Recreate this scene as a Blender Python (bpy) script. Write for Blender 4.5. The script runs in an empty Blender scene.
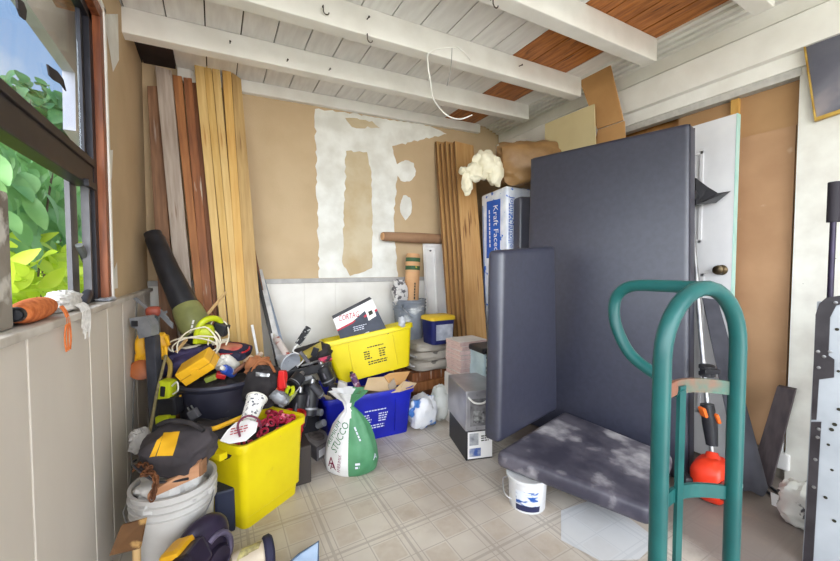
EXPO=1.02; SKYK=0.52; SUNSIDE=5.0
import bpy, bmesh, math, random
from mathutils import Vector, Matrix, Euler, noise
from mathutils.bvhtree import BVHTree
R=random.Random(7)
SC=bpy.context.scene; COL=SC.collection
V=Vector
# ---------------------------------------------------------------- camera model (metres; floor z=0)
FPX=360.; CX=420.; CY=280.5; CAMH=1.2
YAW=math.atan(205/FPX); PIT=math.atan((CY-267)/FPX)
FW=V((math.sin(YAW)*math.cos(PIT),math.cos(YAW)*math.cos(PIT),-math.sin(PIT)))
RT=V((math.cos(YAW),-math.sin(YAW),0)); UP=RT.cross(FW)
CO=V((0,0,CAMH))
def ray(x,y): return FW+RT*((x-CX)/FPX)+UP*((CY-y)/FPX)
def onx(x,y,v): r=ray(x,y); return CO+r*(v/r.x)
def ony(x,y,v): r=ray(x,y); return CO+r*(v/r.y)
def onz(x,y,v=0.): r=ray(x,y); return CO+r*((v-CAMH)/r.z)
def onp(x,y,p,n):
    r=ray(x,y); n=V(n); return CO+r*((V(p)-CO).dot(n)/r.dot(n))
def at(x,y,d): return CO+ray(x,y)*d
# ---------------------------------------------------------------- materials
MATS={}
def mat(name,c,c2=None,sc=8.,rough=.6,bump=0.,metal=0.,st=(1,1,1),lo=.35,hi=.65,spec=.4,det=6.,trans=0.,alpha=1.,coat=0.,c3=None,sc3=20.,lo3=.6,hi3=.7,bsc=None,sheen=0.):
    if name in MATS: return MATS[name]
    m=bpy.data.materials.new(name); m.use_nodes=True; nt=m.node_tree; N=nt.nodes; L=nt.links
    b=N['Principled BSDF']
    b.inputs['Base Color'].default_value=(*c,1); b.inputs['Roughness'].default_value=rough
    b.inputs['Metallic'].default_value=metal; b.inputs['Specular IOR Level'].default_value=spec
    b.inputs['Transmission Weight'].default_value=trans; b.inputs['Alpha'].default_value=alpha
    b.inputs['Coat Weight'].default_value=coat
    if sheen: b.inputs['Sheen Weight'].default_value=sheen
    tc=N.new('ShaderNodeTexCoord'); mp=N.new('ShaderNodeMapping'); L.new(tc.outputs['Object'],mp.inputs['Vector'])
    mp.inputs['Scale'].default_value=st
    if c2 is not None or bump:
        n=N.new('ShaderNodeTexNoise'); n.inputs['Scale'].default_value=sc; n.inputs['Detail'].default_value=det
        L.new(mp.outputs[0],n.inputs['Vector'])
    if c2 is not None:
        cr=N.new('ShaderNodeValToRGB'); cr.color_ramp.elements[0].position=lo; cr.color_ramp.elements[1].position=hi
        cr.color_ramp.elements[0].color=(*c,1); cr.color_ramp.elements[1].color=(*c2,1)
        L.new(n.outputs['Fac'],cr.inputs[0]); out=cr.outputs[0]
        if c3 is not None:
            n3=N.new('ShaderNodeTexNoise'); n3.inputs['Scale'].default_value=sc3; n3.inputs['Detail'].default_value=5
            L.new(mp.outputs[0],n3.inputs['Vector'])
            c_=N.new('ShaderNodeValToRGB'); c_.color_ramp.elements[0].position=lo3; c_.color_ramp.elements[1].position=hi3
            L.new(n3.outputs['Fac'],c_.inputs[0])
            mx=N.new('ShaderNodeMixRGB'); mx.inputs[2].default_value=(*c3,1)
            L.new(c_.outputs[0],mx.inputs[0]); L.new(out,mx.inputs[1]); out=mx.outputs[0]
        L.new(out,b.inputs['Base Color'])
    if bump:
        bp=N.new('ShaderNodeBump'); bp.inputs['Strength'].default_value=bump; bp.inputs['Distance'].default_value=.01
        if bsc:
            n=N.new('ShaderNodeTexNoise'); n.inputs['Scale'].default_value=bsc; L.new(mp.outputs[0],n.inputs['Vector'])
        L.new(n.outputs['Fac'],bp.inputs['Height']); L.new(bp.outputs[0],b.inputs['Normal'])
    MATS[name]=m; return m
def S(r,g,b):
    f=lambda v:(v/255/12.92) if v/255<=.04045 else ((v/255+.055)/1.055)**2.4
    return (f(r),f(g),f(b))
# ---------------------------------------------------------------- mesh builder
class MB:
    def __init__(s): s.b=bmesh.new()
    def _mx(s,vs,M):
        if M is not None:
            for v in vs: v.co=M@v.co
    def hexa(s,q,bev=0.,seg=2):
        """q: 4 front corners then the 4 matching back corners"""
        vs=[s.b.verts.new(V(p)) for p in q]
        fs=[s.b.faces.new([vs[i] for i in f]) for f in ((0,1,2,3),(7,6,5,4),(0,4,5,1),(1,5,6,2),(2,6,7,3),(3,7,4,0))]
        bmesh.ops.recalc_face_normals(s.b,faces=fs)
        if bev:
            es=list({e for f in fs for e in f.edges})
            bmesh.ops.bevel(s.b,geom=es,offset=bev,segments=seg,profile=.6,affect='EDGES',clamp_overlap=True)
        return s
    def box(s,lo,hi,bev=0.,M=None,seg=2):
        x0,y0,z0=lo;x1,y1,z1=hi
        q=[V(p) for p in ((x0,y0,z0),(x1,y0,z0),(x1,y0,z1),(x0,y0,z1),(x0,y1,z0),(x1,y1,z0),(x1,y1,z1),(x0,y1,z1))]
        if M is not None: q=[M@p for p in q]
        return s.hexa(q,bev,seg)
    def slab(s,front,th,bev=0.):
        f=[V(p) for p in front]; th=V(th); return s.hexa(f+[p+th for p in f],bev)
    def poly(s,pts,th=None):
        vs=[s.b.verts.new(V(p)) for p in pts]; f=s.b.faces.new(vs)
        if th is not None:
            th=V(th); n=len(pts); ws=[s.b.verts.new(V(p)+th) for p in pts]; fs=[f,s.b.faces.new(ws[::-1])]
            for i in range(n): fs.append(s.b.faces.new([vs[i],ws[i],ws[(i+1)%n],vs[(i+1)%n]]))
            bmesh.ops.recalc_face_normals(s.b,faces=fs)
        return s
    def tube(s,pts,r,n=10,closed=False,cap=True):
        P=[V(p) for p in pts]; m=len(P); rs=r if isinstance(r,(list,tuple)) else [r]*m
        T=[]
        for i in range(m):
            a=P[(i-1)%m] if (closed or i>0) else P[i]; b=P[(i+1)%m] if (closed or i<m-1) else P[i]
            t=(b-a); T.append(t.normalized() if t.length>1e-9 else V((0,0,1)))
        u=T[0].orthogonal().normalized(); rings=[]
        for i in range(m):
            if i: u=(u-T[i]*u.dot(T[i])); u=u.normalized() if u.length>1e-6 else T[i].orthogonal().normalized()
            w=T[i].cross(u)
            rings.append([s.b.verts.new(P[i]+(u*math.cos(6.28318*k/n)+w*math.sin(6.28318*k/n))*rs[i]) for k in range(n)])
        for i in range(m if closed else m-1):
            A,B=rings[i],rings[(i+1)%m]
            for k in range(n): s.b.faces.new([A[k],A[(k+1)%n],B[(k+1)%n],B[k]])
        if cap and not closed: s.b.faces.new(rings[0][::-1]); s.b.faces.new(rings[-1])
        return s
    def lathe(s,prof,n=28,M=None,cap0=True,cap1=True):
        """prof: (radius,z) pairs around +Z"""
        rings=[]
        for r,z in prof:
            ring=[V((r*math.cos(6.28318*k/n),r*math.sin(6.28318*k/n),z)) for k in range(n)]
            if M is not None: ring=[M@p for p in ring]
            rings.append([s.b.verts.new(p) for p in ring])
        for A,B in zip(rings,rings[1:]):
            for k in range(n): s.b.faces.new([A[k],A[(k+1)%n],B[(k+1)%n],B[k]])
        if cap0: s.b.faces.new(rings[0][::-1])
        if cap1: s.b.faces.new(rings[-1])
        return s
    def blob(s,c,rad,M=None,e=2.6,nz=.0,fr=3.,seed=0,nu=28,nv=16,fn=None):
        """super-ellipsoid with noise: bags, bundles, cloth"""
        c=V(c);rad=V(rad); rings=[]
        sg=lambda v,p: math.copysign(abs(v)**p,v)
        for j in range(nv+1):
            ph=-math.pi/2+math.pi*j/nv; ring=[]
            for i in range(nu):
                th=2*math.pi*i/nu; k=2./e
                p=V((sg(math.cos(ph),k)*sg(math.cos(th),k),sg(math.cos(ph),k)*sg(math.sin(th),k),sg(math.sin(ph),k)))
                if nz: p=p*(1+nz*noise.fractal(p*fr+V((seed*7.3,seed*3.1,seed)),1,2,3))
                q=V((p.x*rad.x,p.y*rad.y,p.z*rad.z))
                if fn: q=fn(q)
                if M is not None: q=M@q
                ring.append(q+c)
            rings.append(ring)
        a=s.b.verts.new(rings[0][0]); z=s.b.verts.new(rings[-1][0]); vr=[[s.b.verts.new(p) for p in r] for r in rings[1:-1]]
        for A,B in zip(vr,vr[1:]):
            for k in range(nu): s.b.faces.new([A[k],A[(k+1)%nu],B[(k+1)%nu],B[k]])
        for k in range(nu):
            s.b.faces.new([a,vr[0][(k+1)%nu],vr[0][k]]); s.b.faces.new([z,vr[-1][k],vr[-1][(k+1)%nu]])
        return s
    def sheet(s,fn,nu,nv,th=0.):
        g=[[s.b.verts.new(V(fn(i/nu,j/nv))) for i in range(nu+1)] for j in range(nv+1)]
        fs=[s.b.faces.new([g[j][i],g[j][i+1],g[j+1][i+1],g[j+1][i]]) for j in range(nv) for i in range(nu)]
        if th:
            s.b.normal_update(); bmesh.ops.solidify(s.b,geom=fs,thickness=th)
        return s
    def build(s,name,m,parent=None,label=None,cat=None,group=None,kind=None,smooth=False,world=True,base=True):
        """world: verts are world coordinates (moved into the parent's frame); a top-level mesh gets its origin at its base"""
        bmesh.ops.recalc_face_normals(s.b,faces=s.b.faces[:])
        me=bpy.data.meshes.new(name); o=bpy.data.objects.new(name,me); COL.objects.link(o)
        if parent is not None:
            o.parent=parent
            if world:
                M=wm(parent).inverted()
                for v in s.b.verts: v.co=M@v.co
        elif base and s.b.verts:
            xs=[v.co.copy() for v in s.b.verts]
            lo=V([min(p[i] for p in xs) for i in range(3)]); hi=V([max(p[i] for p in xs) for i in range(3)])
            c=V(((lo.x+hi.x)/2,(lo.y+hi.y)/2,lo.z)); o.location=c
            for v in s.b.verts: v.co-=c
        s.b.to_mesh(me); s.b.free()
        for mm in (m if isinstance(m,(list,tuple)) else [m]): me.materials.append(mm)
        if smooth:
            for p in me.polygons: p.use_smooth=True
            try: me.set_sharp_from_angle(angle=math.radians(40))
            except Exception: pass
        return tag(o,label,cat,group,kind)
def wm(o):
    M=o.matrix_basis.copy()
    while o.parent is not None: o=o.parent; M=o.matrix_basis@M
    return M
def tag(o,label=None,cat=None,group=None,kind=None):
    for k,v in (('label',label),('category',cat),('group',group),('kind',kind)):
        if v: o[k]=v
    return o
def thing(name,label,cat,loc=(0,0,0),rz=0.,group=None,rot=None):
    o=bpy.data.objects.new(name,None); COL.objects.link(o); o.location=loc; o.empty_display_size=.05
    o.rotation_euler=rot if rot is not None else (0,0,rz)
    return tag(o,label,cat,group)
def dup(o,loc=None,rot=None,label=None,parent=None):
    c=o.copy(); COL.objects.link(c); c.parent=parent
    for ch in [k for k in bpy.data.objects if k.parent==o]: dup(ch,parent=c)
    if loc is not None: c.location=loc
    if rot is not None: c.rotation_euler=rot
    if label: c['label']=label
    return c
def struct(mb,name,m,parent=None,**k): return mb.build(name,m,parent,kind='structure' if parent is None else None,**k)
def text(name,s,m,p,right,up,h,parent=None,th=.0006,align='CENTER',shear=0.,width=None,wrap=None):
    """flat lettering printed on a surface: centre p, reading along right, cap height h"""
    cu=bpy.data.curves.new(name,'FONT'); cu.body=s; cu.size=1.; cu.align_x=align; cu.align_y='CENTER'; cu.extrude=0.; cu.shear=shear; cu.resolution_u=2
    t=bpy.data.objects.new('t',cu); COL.objects.link(t); dg=bpy.context.evaluated_depsgraph_get(); dg.update()
    me=bpy.data.meshes.new_from_object(t.evaluated_get(dg)); bpy.data.objects.remove(t); bpy.data.curves.remove(cu)
    bm=MB(); bm.b.from_mesh(me); bpy.data.meshes.remove(me)
    r=V(right).normalized(); u=V(up); u=(u-r*u.dot(r)).normalized(); n=r.cross(u); k=h/.7; kx=k
    if width:
        xs=[v.co.x for v in bm.b.verts]; kx=width/max(1e-6,max(xs)-min(xs))
    for v in bm.b.verts: v.co=V(p)+r*v.co.x*kx+u*v.co.y*k+n*th
    if wrap is not None:
        bmesh.ops.subdivide_edges(bm.b,edges=[e for e in bm.b.edges if e.calc_length()>.006],cuts=1); bmesh.ops.triangulate(bm.b,faces=bm.b.faces[:])
        M=wm(wrap); b2=bmesh.new(); b2.from_mesh(wrap.data); b2.transform(M); T=BVHTree.FromBMesh(b2)
        for v in bm.b.verts:
            h_,n_,_,_=T.ray_cast(v.co+n*.3,-n)
            if h_ is not None: v.co=h_+n*.0025
        b2.free()
    return bm.build(name,m,parent)
def printing(m,p,right,up,w,rows,pitch,parent,h=.45,seed=0,th=.0015,centre=False):
    """rows of small print too fine to read: short strokes in lines"""
    r=random.Random(seed); R_=V(right).normalized(); U=V(up); U=(U-R_*U.dot(R_)).normalized(); n=R_.cross(U); mb=MB()
    for i in range(rows):
        y=((rows-1)/2-i)*pitch; L_=w*r.uniform(.6,1.); x=-L_/2 if centre else -w/2; end=x+L_
        while x<end:
            k=min(end-x,r.uniform(.5,1.6)*pitch); q=[V(p)+R_*a+U*b+n*th for a,b in ((x,y-h*pitch/2),(x+k,y-h*pitch/2),(x+k,y+h*pitch/2),(x,y+h*pitch/2))]; mb.poly(q); x+=k+pitch*.3
    return mb.build('print',m,parent)
def rotm(rx=0,ry=0,rz=0,loc=(0,0,0)): return Matrix.Translation(V(loc))@Euler((math.radians(rx),math.radians(ry),math.radians(rz))).to_matrix().to_4x4()
def frame(o,x,y): # matrix with x axis, approximate y axis, at o
    x=V(x).normalized(); z=x.cross(V(y)).normalized(); y=z.cross(x)
    return Matrix(((x.x,y.x,z.x,o[0]),(x.y,y.y,z.y,o[1]),(x.z,y.z,z.z,o[2]),(0,0,0,1)))
def along(a,b): # matrix: z axis from a to b
    a=V(a); z=(V(b)-a).normalized(); x=z.orthogonal().normalized(); y=z.cross(x)
    return Matrix(((x.x,y.x,z.x,a.x),(x.y,y.y,z.y,a.y),(x.z,y.z,z.z,a.z),(0,0,0,1)))
def arc(c,r,a0,a1,n,ux,uy):
    c=V(c);ux=V(ux);uy=V(uy)
    return [c+ux*(r*math.cos(math.radians(a0+(a1-a0)*i/n)))+uy*(r*math.sin(math.radians(a0+(a1-a0)*i/n))) for i in range(n+1)]
def smoothpts(pts,n=6):
    P=[V(p) for p in pts]; out=[]
    for i in range(len(P)-1):
        a=P[max(0,i-1)];b=P[i];c=P[i+1];d=P[min(len(P)-1,i+2)]
        for k in range(n):
            t=k/n; out.append(.5*((2*b)+(c-a)*t+(2*a-5*b+4*c-d)*t*t+(3*b-a-3*c+d)*t**3))
    return out+[P[-1]]
def decal(o,quad,m,name,nu=8,nv=8,off=.002,parent=None):
    """a patch that follows the surface of o inside the four image corners (tl, tr, br, bl)"""
    M=wm(o); bm=bmesh.new(); bm.from_mesh(o.data); bm.transform(M); T=BVHTree.FromBMesh(bm); g=[]
    for j in range(nv+1):
        row=[]
        for i in range(nu+1):
            s,t=i/nu,j/nv; a=V(quad[0]).lerp(V(quad[1]),s); b=V(quad[3]).lerp(V(quad[2]),s); p=a.lerp(b,t)
            r=ray(p.x,p.y).normalized(); h,n,_,_=T.ray_cast(CO,r)
            if h is None: h,n,_,_=T.find_nearest(CO+r*((o.matrix_world.translation-CO).length))
            if n.dot(r)>0: n=-n
            row.append(h+n*off)
        g.append(row)
    bm.free(); mb=MB(); w=[[mb.b.verts.new(p) for p in r] for r in g]
    for j in range(nv):
        for i in range(nu): mb.b.faces.new([w[j][i],w[j][i+1],w[j+1][i+1],w[j+1][i]])
    return mb.build(name,m,parent or o,smooth=True)
# ================================================================ camera, view, world
cam=bpy.data.cameras.new('camera'); co=bpy.data.objects.new('camera',cam); COL.objects.link(co); SC.camera=co
cam.sensor_fit='HORIZONTAL'; cam.sensor_width=36.; cam.lens=36.*FPX/840.; cam.clip_start=.02
co.matrix_world=Matrix(((RT.x,UP.x,-FW.x,CO.x),(RT.y,UP.y,-FW.y,CO.y),(RT.z,UP.z,-FW.z,CO.z),(0,0,0,1)))
vs=SC.view_settings; vs.view_transform='Standard'; vs.look='None'; vs.gamma=1; vs.exposure=EXPO; vs.use_curve_mapping=False
W=bpy.data.worlds.new('World'); SC.world=W; W.use_nodes=True; nt=W.node_tree; N=nt.nodes; L=nt.links
bg=N['Background']; tc=N.new('ShaderNodeTexCoord'); sp=N.new('ShaderNodeSeparateXYZ'); L.new(tc.outputs['Generated'],sp.inputs[0])
def mth(op,a,b=None,cl=False):
    n=N.new('ShaderNodeMath'); n.operation=op; n.use_clamp=cl
    for i,v in enumerate((a,b)):
        if v is None: continue
        if isinstance(v,(int,float)): n.inputs[i].default_value=v
        else: L.new(v,n.inputs[i])
    return n.outputs[0]
sky=N.new('ShaderNodeValToRGB'); L.new(sp.outputs['Z'],sky.inputs[0])
e=sky.color_ramp.elements; e[0].position=.0; e[0].color=(.70,.83,.98,1); e[1].position=.75; e[1].color=(.13,.36,.80,1)
cn=N.new('ShaderNodeTexNoise'); cn.inputs['Scale'].default_value=3.2; cn.inputs['Detail'].default_value=7; L.new(tc.outputs['Generated'],cn.inputs['Vector'])
cr=N.new('ShaderNodeValToRGB'); cr.color_ramp.elements[0].position=.47; cr.color_ramp.elements[1].position=.60; L.new(cn.outputs['Fac'],cr.inputs[0])
mx=N.new('ShaderNodeMixRGB'); mx.inputs[2].default_value=(.98,.99,1,1); L.new(cr.outputs[0],mx.inputs[0]); L.new(sky.outputs[0],mx.inputs[1])
# hazy bright sky on the sun's side of the house, the clear blue side over the garden
side=mth('SUBTRACT',mth('MULTIPLY',sp.outputs['X'],-.55),mth('MULTIPLY',sp.outputs['Y'],.80))
side=mth('MULTIPLY',mth('MAXIMUM',side,0.),SUNSIDE)
st=mth('ADD',side,SKYK)
gl=mth('GREATER_THAN',sp.outputs['Z'],-.02)
mg=N.new('ShaderNodeMixRGB'); mg.inputs[1].default_value=(.78,.76,.72,1); L.new(gl,mg.inputs[0])
haze=N.new('ShaderNodeMixRGB'); haze.inputs[2].default_value=(.90,.955,1,1); L.new(mth('MULTIPLY',side,.35,True),haze.inputs[0]); L.new(mx.outputs[0],haze.inputs[1])
L.new(haze.outputs[0],mg.inputs[2]); L.new(mg.outputs[0],bg.inputs[0]); L.new(st,bg.inputs[1])

# ================================================================ materials of the shell
M_white=mat('painted_wood',S(242,240,235),S(232,229,223),6,.55,.15,st=(1,1,1))
M_ceil=mat('ceiling_paint',S(240,238,235),S(228,225,222),5,.6,.1,st=(6,1,1))
M_gap=mat('dark_gap',S(60,48,40),rough=.9)
M_bare=mat('bare_pine',S(196,124,60),S(150,86,36),5,.5,.1,st=(9,1.2,9),c3=S(90,45,16),sc3=4,lo3=.62,hi3=.72)
M_tan=mat('tan_plaster',S(200,176,142),S(190,165,131),3,.85,.12,bsc=120)
M_joint=mat('joint_compound',S(236,236,231),S(216,214,206),7,.8,.2)
M_panel=mat('white_panel',S(236,233,228),S(224,220,214),4,.5,.05)
M_wains=mat('grey_beige_siding',S(222,214,204),S(212,203,193),3,.65,.08,st=(1,1,.3),c3=S(170,160,150),sc3=3,lo3=.66,hi3=.8)
M_groove=mat('pale_groove',S(228,226,218),rough=.7)
M_rail=mat('grey_rail',S(186,184,182),S(165,163,162),14,.6,.1)
M_redwood=mat('red_brown_wood',S(150,86,52),S(104,54,32),7,.5,.1,st=(6,6,.6))
M_alum=mat('dark_bronze_metal',S(38,36,44),S(28,27,34),20,.45,.0,metal=.2)
M_alg=mat('grey_metal_track',S(128,126,128),S(96,94,98),14,.45,metal=.5)
M_oldpaint=mat('peeling_paint',S(150,142,132),S(96,84,72),9,.8,.4,c3=S(205,200,192),sc3=14,lo3=.5,hi3=.6)
M_card=mat('brown_card',S(178,140,106),S(164,126,94),4,.85,.05,c3=S(196,170,144),sc3=9,lo3=.68,hi3=.78)
M_ply=mat('tan_ply',S(178,128,72),S(160,110,60),4,.8,.05,st=(1,5,1))
# ---- floor: vinyl sheet printed with small tiles and inset squares, wrinkled and dusty
def floor_mat(name='vinyl_tile_floor',pale=False):
    m=bpy.data.materials.new(name); m.use_nodes=True; nt=m.node_tree; N=nt.nodes; L=nt.links; b=N['Principled BSDF']
    tc=N.new('ShaderNodeTexCoord'); sp=N.new('ShaderNodeSeparateXYZ'); L.new(tc.outputs['Object'],sp.inputs[0])
    def mt(op,a,b=None,c=None,cl=False):
        n=N.new('ShaderNodeMath'); n.operation=op; n.use_clamp=cl
        for i,v in enumerate((a,b,c)):
            if v is None: continue
            if isinstance(v,(int,float)): n.inputs[i].default_value=v
            else: L.new(v,n.inputs[i])
        return n.outputs[0]
    def line(src,period,off,w):
        f=mt('FRACT',mt('DIVIDE',mt('ADD',src,off),period)); d=mt('ABSOLUTE',mt('SUBTRACT',f,.5))
        return mt('GREATER_THAN',d,.5-w/period/2)
    P=.305
    x,y=sp.outputs['X'],sp.outputs['Y']
    def cell(src,off): return mt('FRACT',mt('DIVIDE',mt('ADD',src,off),P))
    cx,cy=cell(x,20*P-.715+.006),cell(y,20*P-1.44+.006)
    near=lambda c,p,w:mt('LESS_THAN',mt('ABSOLUTE',mt('SUBTRACT',c,p)),w)
    def bars(c):   # a broad printed band with thin companion lines each side and one line between the two cells
        r=mt('MULTIPLY',near(c,.022,.022),.85)
        for p,w in ((.10,.007),(.50,.007),(.93,.007)): r=mt('MAXIMUM',r,near(c,p,w))
        return r
    ln=mt('MAXIMUM',bars(cx),bars(cy))
    lo_=lambda c:mt('MULTIPLY',mt('GREATER_THAN',c,.13),mt('LESS_THAN',c,.47)); hi_=lambda c:mt('MULTIPLY',mt('GREATER_THAN',c,.53),mt('LESS_THAN',c,.90))
    box=mt('MAXIMUM',mt('MULTIPLY',lo_(cx),lo_(cy)),mt('MULTIPLY',hi_(cx),hi_(cy)))
    hn=N.new('ShaderNodeTexNoise'); hn.inputs['Scale'].default_value=30; hn.inputs['Detail'].default_value=3; L.new(tc.outputs['Object'],hn.inputs['Vector'])
    box=mt('MULTIPLY',box,mt('MULTIPLY',hn.outputs['Fac'],1.3))
    n=N.new('ShaderNodeTexNoise'); n.inputs['Scale'].default_value=2.2; n.inputs['Detail'].default_value=8; L.new(tc.outputs['Object'],n.inputs['Vector'])
    cr=N.new('ShaderNodeValToRGB'); L.new(n.outputs['Fac'],cr.inputs[0]); el=cr.color_ramp.elements
    el[0].position=.32; el[0].color=(*S(176,165,156),1); el[1].position=.62; el[1].color=(*S(205,197,187),1)
    n2=N.new('ShaderNodeTexNoise'); n2.inputs['Scale'].default_value=45; n2.inputs['Detail'].default_value=4; L.new(tc.outputs['Object'],n2.inputs['Vector'])
    m0=N.new('ShaderNodeMixRGB'); m0.blend_type='MULTIPLY'; m0.inputs[0].default_value=.35; L.new(cr.outputs[0],m0.inputs[1]); L.new(n2.outputs['Color'],m0.inputs[2])
    m0b=N.new('ShaderNodeMixRGB'); m0b.blend_type='MULTIPLY'; m0b.inputs[0].default_value=0; 
    m1=N.new('ShaderNodeMixRGB'); m1.inputs[2].default_value=(*S(170,152,134),1); L.new(mt('MULTIPLY',box,.55),m1.inputs[0]); L.new(cr.outputs[0],m1.inputs[1])
    m2=N.new('ShaderNodeMixRGB'); m2.inputs[2].default_value=(*S(140,130,122),1); L.new(mt('MULTIPLY',ln,.52),m2.inputs[0]); L.new(m1.outputs[0],m2.inputs[1])
    # worn grey-brown area under the right wall and dirty scuffs
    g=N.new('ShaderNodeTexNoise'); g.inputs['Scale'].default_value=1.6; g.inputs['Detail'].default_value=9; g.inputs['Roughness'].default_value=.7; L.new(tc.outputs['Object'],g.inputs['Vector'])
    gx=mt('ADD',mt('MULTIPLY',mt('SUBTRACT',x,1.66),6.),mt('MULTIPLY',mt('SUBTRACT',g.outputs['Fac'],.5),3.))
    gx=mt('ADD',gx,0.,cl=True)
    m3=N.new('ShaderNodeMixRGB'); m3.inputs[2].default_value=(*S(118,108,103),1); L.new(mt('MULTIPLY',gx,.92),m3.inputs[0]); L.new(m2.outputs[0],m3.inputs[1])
    sc=N.new('ShaderNodeValToRGB'); L.new(g.outputs['Fac'],sc.inputs[0]); sc.color_ramp.elements[0].position=.55; sc.color_ramp.elements[1].position=.75
    m4=N.new('ShaderNodeMixRGB'); m4.inputs[2].default_value=(*S(150,132,116),1); L.new(mt('MULTIPLY',sc.outputs[0],.7),m4.inputs[0]); L.new(m3.outputs[0],m4.inputs[1])
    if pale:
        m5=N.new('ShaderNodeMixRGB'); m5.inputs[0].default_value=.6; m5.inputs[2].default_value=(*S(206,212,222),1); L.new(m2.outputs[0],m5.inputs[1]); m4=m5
    L.new(m4.outputs[0],b.inputs['Base Color']); b.inputs['Roughness'].default_value=.42; b.inputs['Specular IOR Level'].default_value=.35
    bp=N.new('ShaderNodeBump'); bp.inputs['Strength'].default_value=.25; bp.inputs['Distance'].default_value=.02; L.new(n.outputs['Fac'],bp.inputs['Height']); L.new(bp.outputs[0],b.inputs['Normal'])
    return m
# ================================================================ shell
XL,XR,YB=-.40,2.75,3.06
def cz(x): return 2.565+.047*(x+.4)          # underside of the ceiling boards
struct(MB().box((-.6,-1.6,-.05),(2.95,3.3,0)),'floor',floor_mat(),base=False)
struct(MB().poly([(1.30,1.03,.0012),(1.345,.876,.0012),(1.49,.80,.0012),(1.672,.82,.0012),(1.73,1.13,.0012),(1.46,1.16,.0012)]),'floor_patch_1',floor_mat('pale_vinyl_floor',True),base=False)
# ceiling: boards running away from the camera, gaps between, some left unpainted between the rafters
cb=MB(); bare=[]
xs=[-.62]+[.162+.185*k for k in range(-3,15)]
bays=[(-1.6,.78),(.78,1.36),(1.36,1.93),(1.93,2.48),(2.48,3.2)]
def isbare(i,bay):
    xm=(xs[i]+xs[i+1])/2
    if bay==1: return 1.85<xm<2.72
    if bay==2: return 1.78<xm<2.42
    if bay==3: return 2.08<xm<2.42
    if bay==4: return 2.02<xm<2.42
    return False
darkb=MB(); bareb=MB()
for i in range(len(xs)-1):
    a,b=xs[i]+.0035,xs[i+1]-.0035
    for k,(y0,y1) in enumerate(bays):
        t=bareb if isbare(i,k) else (darkb if (k==4 and b<-.15) else cb)
        w=(b-a)/3 if t is bareb else b-a
        for q in range(3 if t is bareb else 1):
            A,B=a+w*q,a+w*(q+1)-(.002 if t is bareb else 0)
            t.hexa([(A,y0,cz(A)),(B,y0,cz(B)),(B,y0,cz(B)+.02),(A,y0,cz(A)+.02),(A,y1,cz(A)),(B,y1,cz(B)),(B,y1,cz(B)+.02),(A,y1,cz(A)+.02)])
ce=struct(cb,'ceiling',M_ceil,base=False)
bareb.build('bare_board',M_bare,ce); darkb.build('hole_shade_board',mat('painted_hole_shade',S(58,44,42),S(38,30,30),6,.7),ce)  # dark corner boards: colour stands in for the shade of a ceiling hole
MB().hexa([(-.62,-1.6,cz(-.62)+.022),(2.95,-1.6,cz(2.95)+.022),(2.95,-1.6,cz(2.95)+.06),(-.62,-1.6,cz(-.62)+.06),(-.62,3.3,cz(-.62)+.022),(2.95,3.3,cz(2.95)+.022),(2.95,3.3,cz(2.95)+.06),(-.62,3.3,cz(-.62)+.06)]).build('roof_deck',M_gap,ce)
def rafter(y0,y1,x0,x1,h,name,bev=.006):
    mb=MB(); q=[]
    for y in (y0,y1): q+=[(x0,y,cz(x0)-h),(x1,y,cz(x1)-h),(x1,y,cz(x1)-.001),(x0,y,cz(x0)-.001)]
    mb.hexa(q,bev); return struct(mb,name,M_white,base=False)
rafter(2.45,2.53,-.41,2.56,.135,'beam_1'); rafter(1.90,1.985,-.41,2.56,.15,'beam_2'); rafter(1.335,1.42,-.41,2.56,.15,'beam_3'); rafter(.76,.845,-.41,2.56,.15,'beam_4')
rafter(3.02,3.08,-.2,2.45,.09,'beam_5')
# back wall
struct(MB().box((-.6,YB,-.02),(2.95,YB+.1,2.85)),'wall_back',M_tan,base=False)
wb=MB()
for i in range(12): wb.box((-.4+.26*i+.0006,YB-.012,0),(-.4+.26*(i+1)-.0006,YB+.001,1.07))
struct(wb,'trim_1',M_panel,base=False)
struct(MB().box((-.4,YB-.03,1.068),(2.6,YB+.001,1.105),.004),'trim_2',M_rail,base=False)
def patch(px,seed,m=M_joint,jag=.010,off=.002,y=YB):
    r=random.Random(seed); P=[ony(a,b,y-off) for a,b in px]; out=[]
    for i,p in enumerate(P):
        q=P[(i+1)%len(P)]; k=max(2,int((q-p).length/.035))
        for j in range(k):
            t=j/k; s=p.lerp(q,t)
            if j: s=s+V((r.uniform(-jag,jag),0,r.uniform(-jag,jag)))
            out.append((s.x,y-off,max(1.107,s.z)))
    mb=MB(); mb.poly(out); return mb
pm=patch([(315,109),(345,112),(430,126),(447,134),(420,140),(392,146),(398,168),(394,215),(398,278),(319,280),(317,200)],1)
struct(pm,'wall_patch_1',M_joint,base=False)
M_tan2=mat('tan_plaster_thin',S(190,168,132),S(206,192,164),5,.85,.1)
struct(patch([(346,151),(367,152),(372,180),(372,268),(350,276),(342,262),(345,200)],2,M_tan2,off=.0035),'wall_patch_2',M_tan2,base=False)
struct(patch([(406+10*math.cos(a*.42)*(1+.15*math.sin(3*a)),171+11*math.sin(a*.42)) for a in range(15)],3,off=.004,jag=.004),'wall_patch_3',M_joint,base=False)
struct(patch([(406+6*math.cos(a*.42),207+12*math.sin(a*.42)*(1+.12*math.sin(2*a))) for a in range(15)],4,off=.004,jag=.004),'wall_patch_4',M_joint,base=False)
struct(patch([(345,118),(372,121),(380,128),(352,127)],5,M_tan2,off=.004,jag=.012),'wall_patch_5',M_tan2,base=False)
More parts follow.
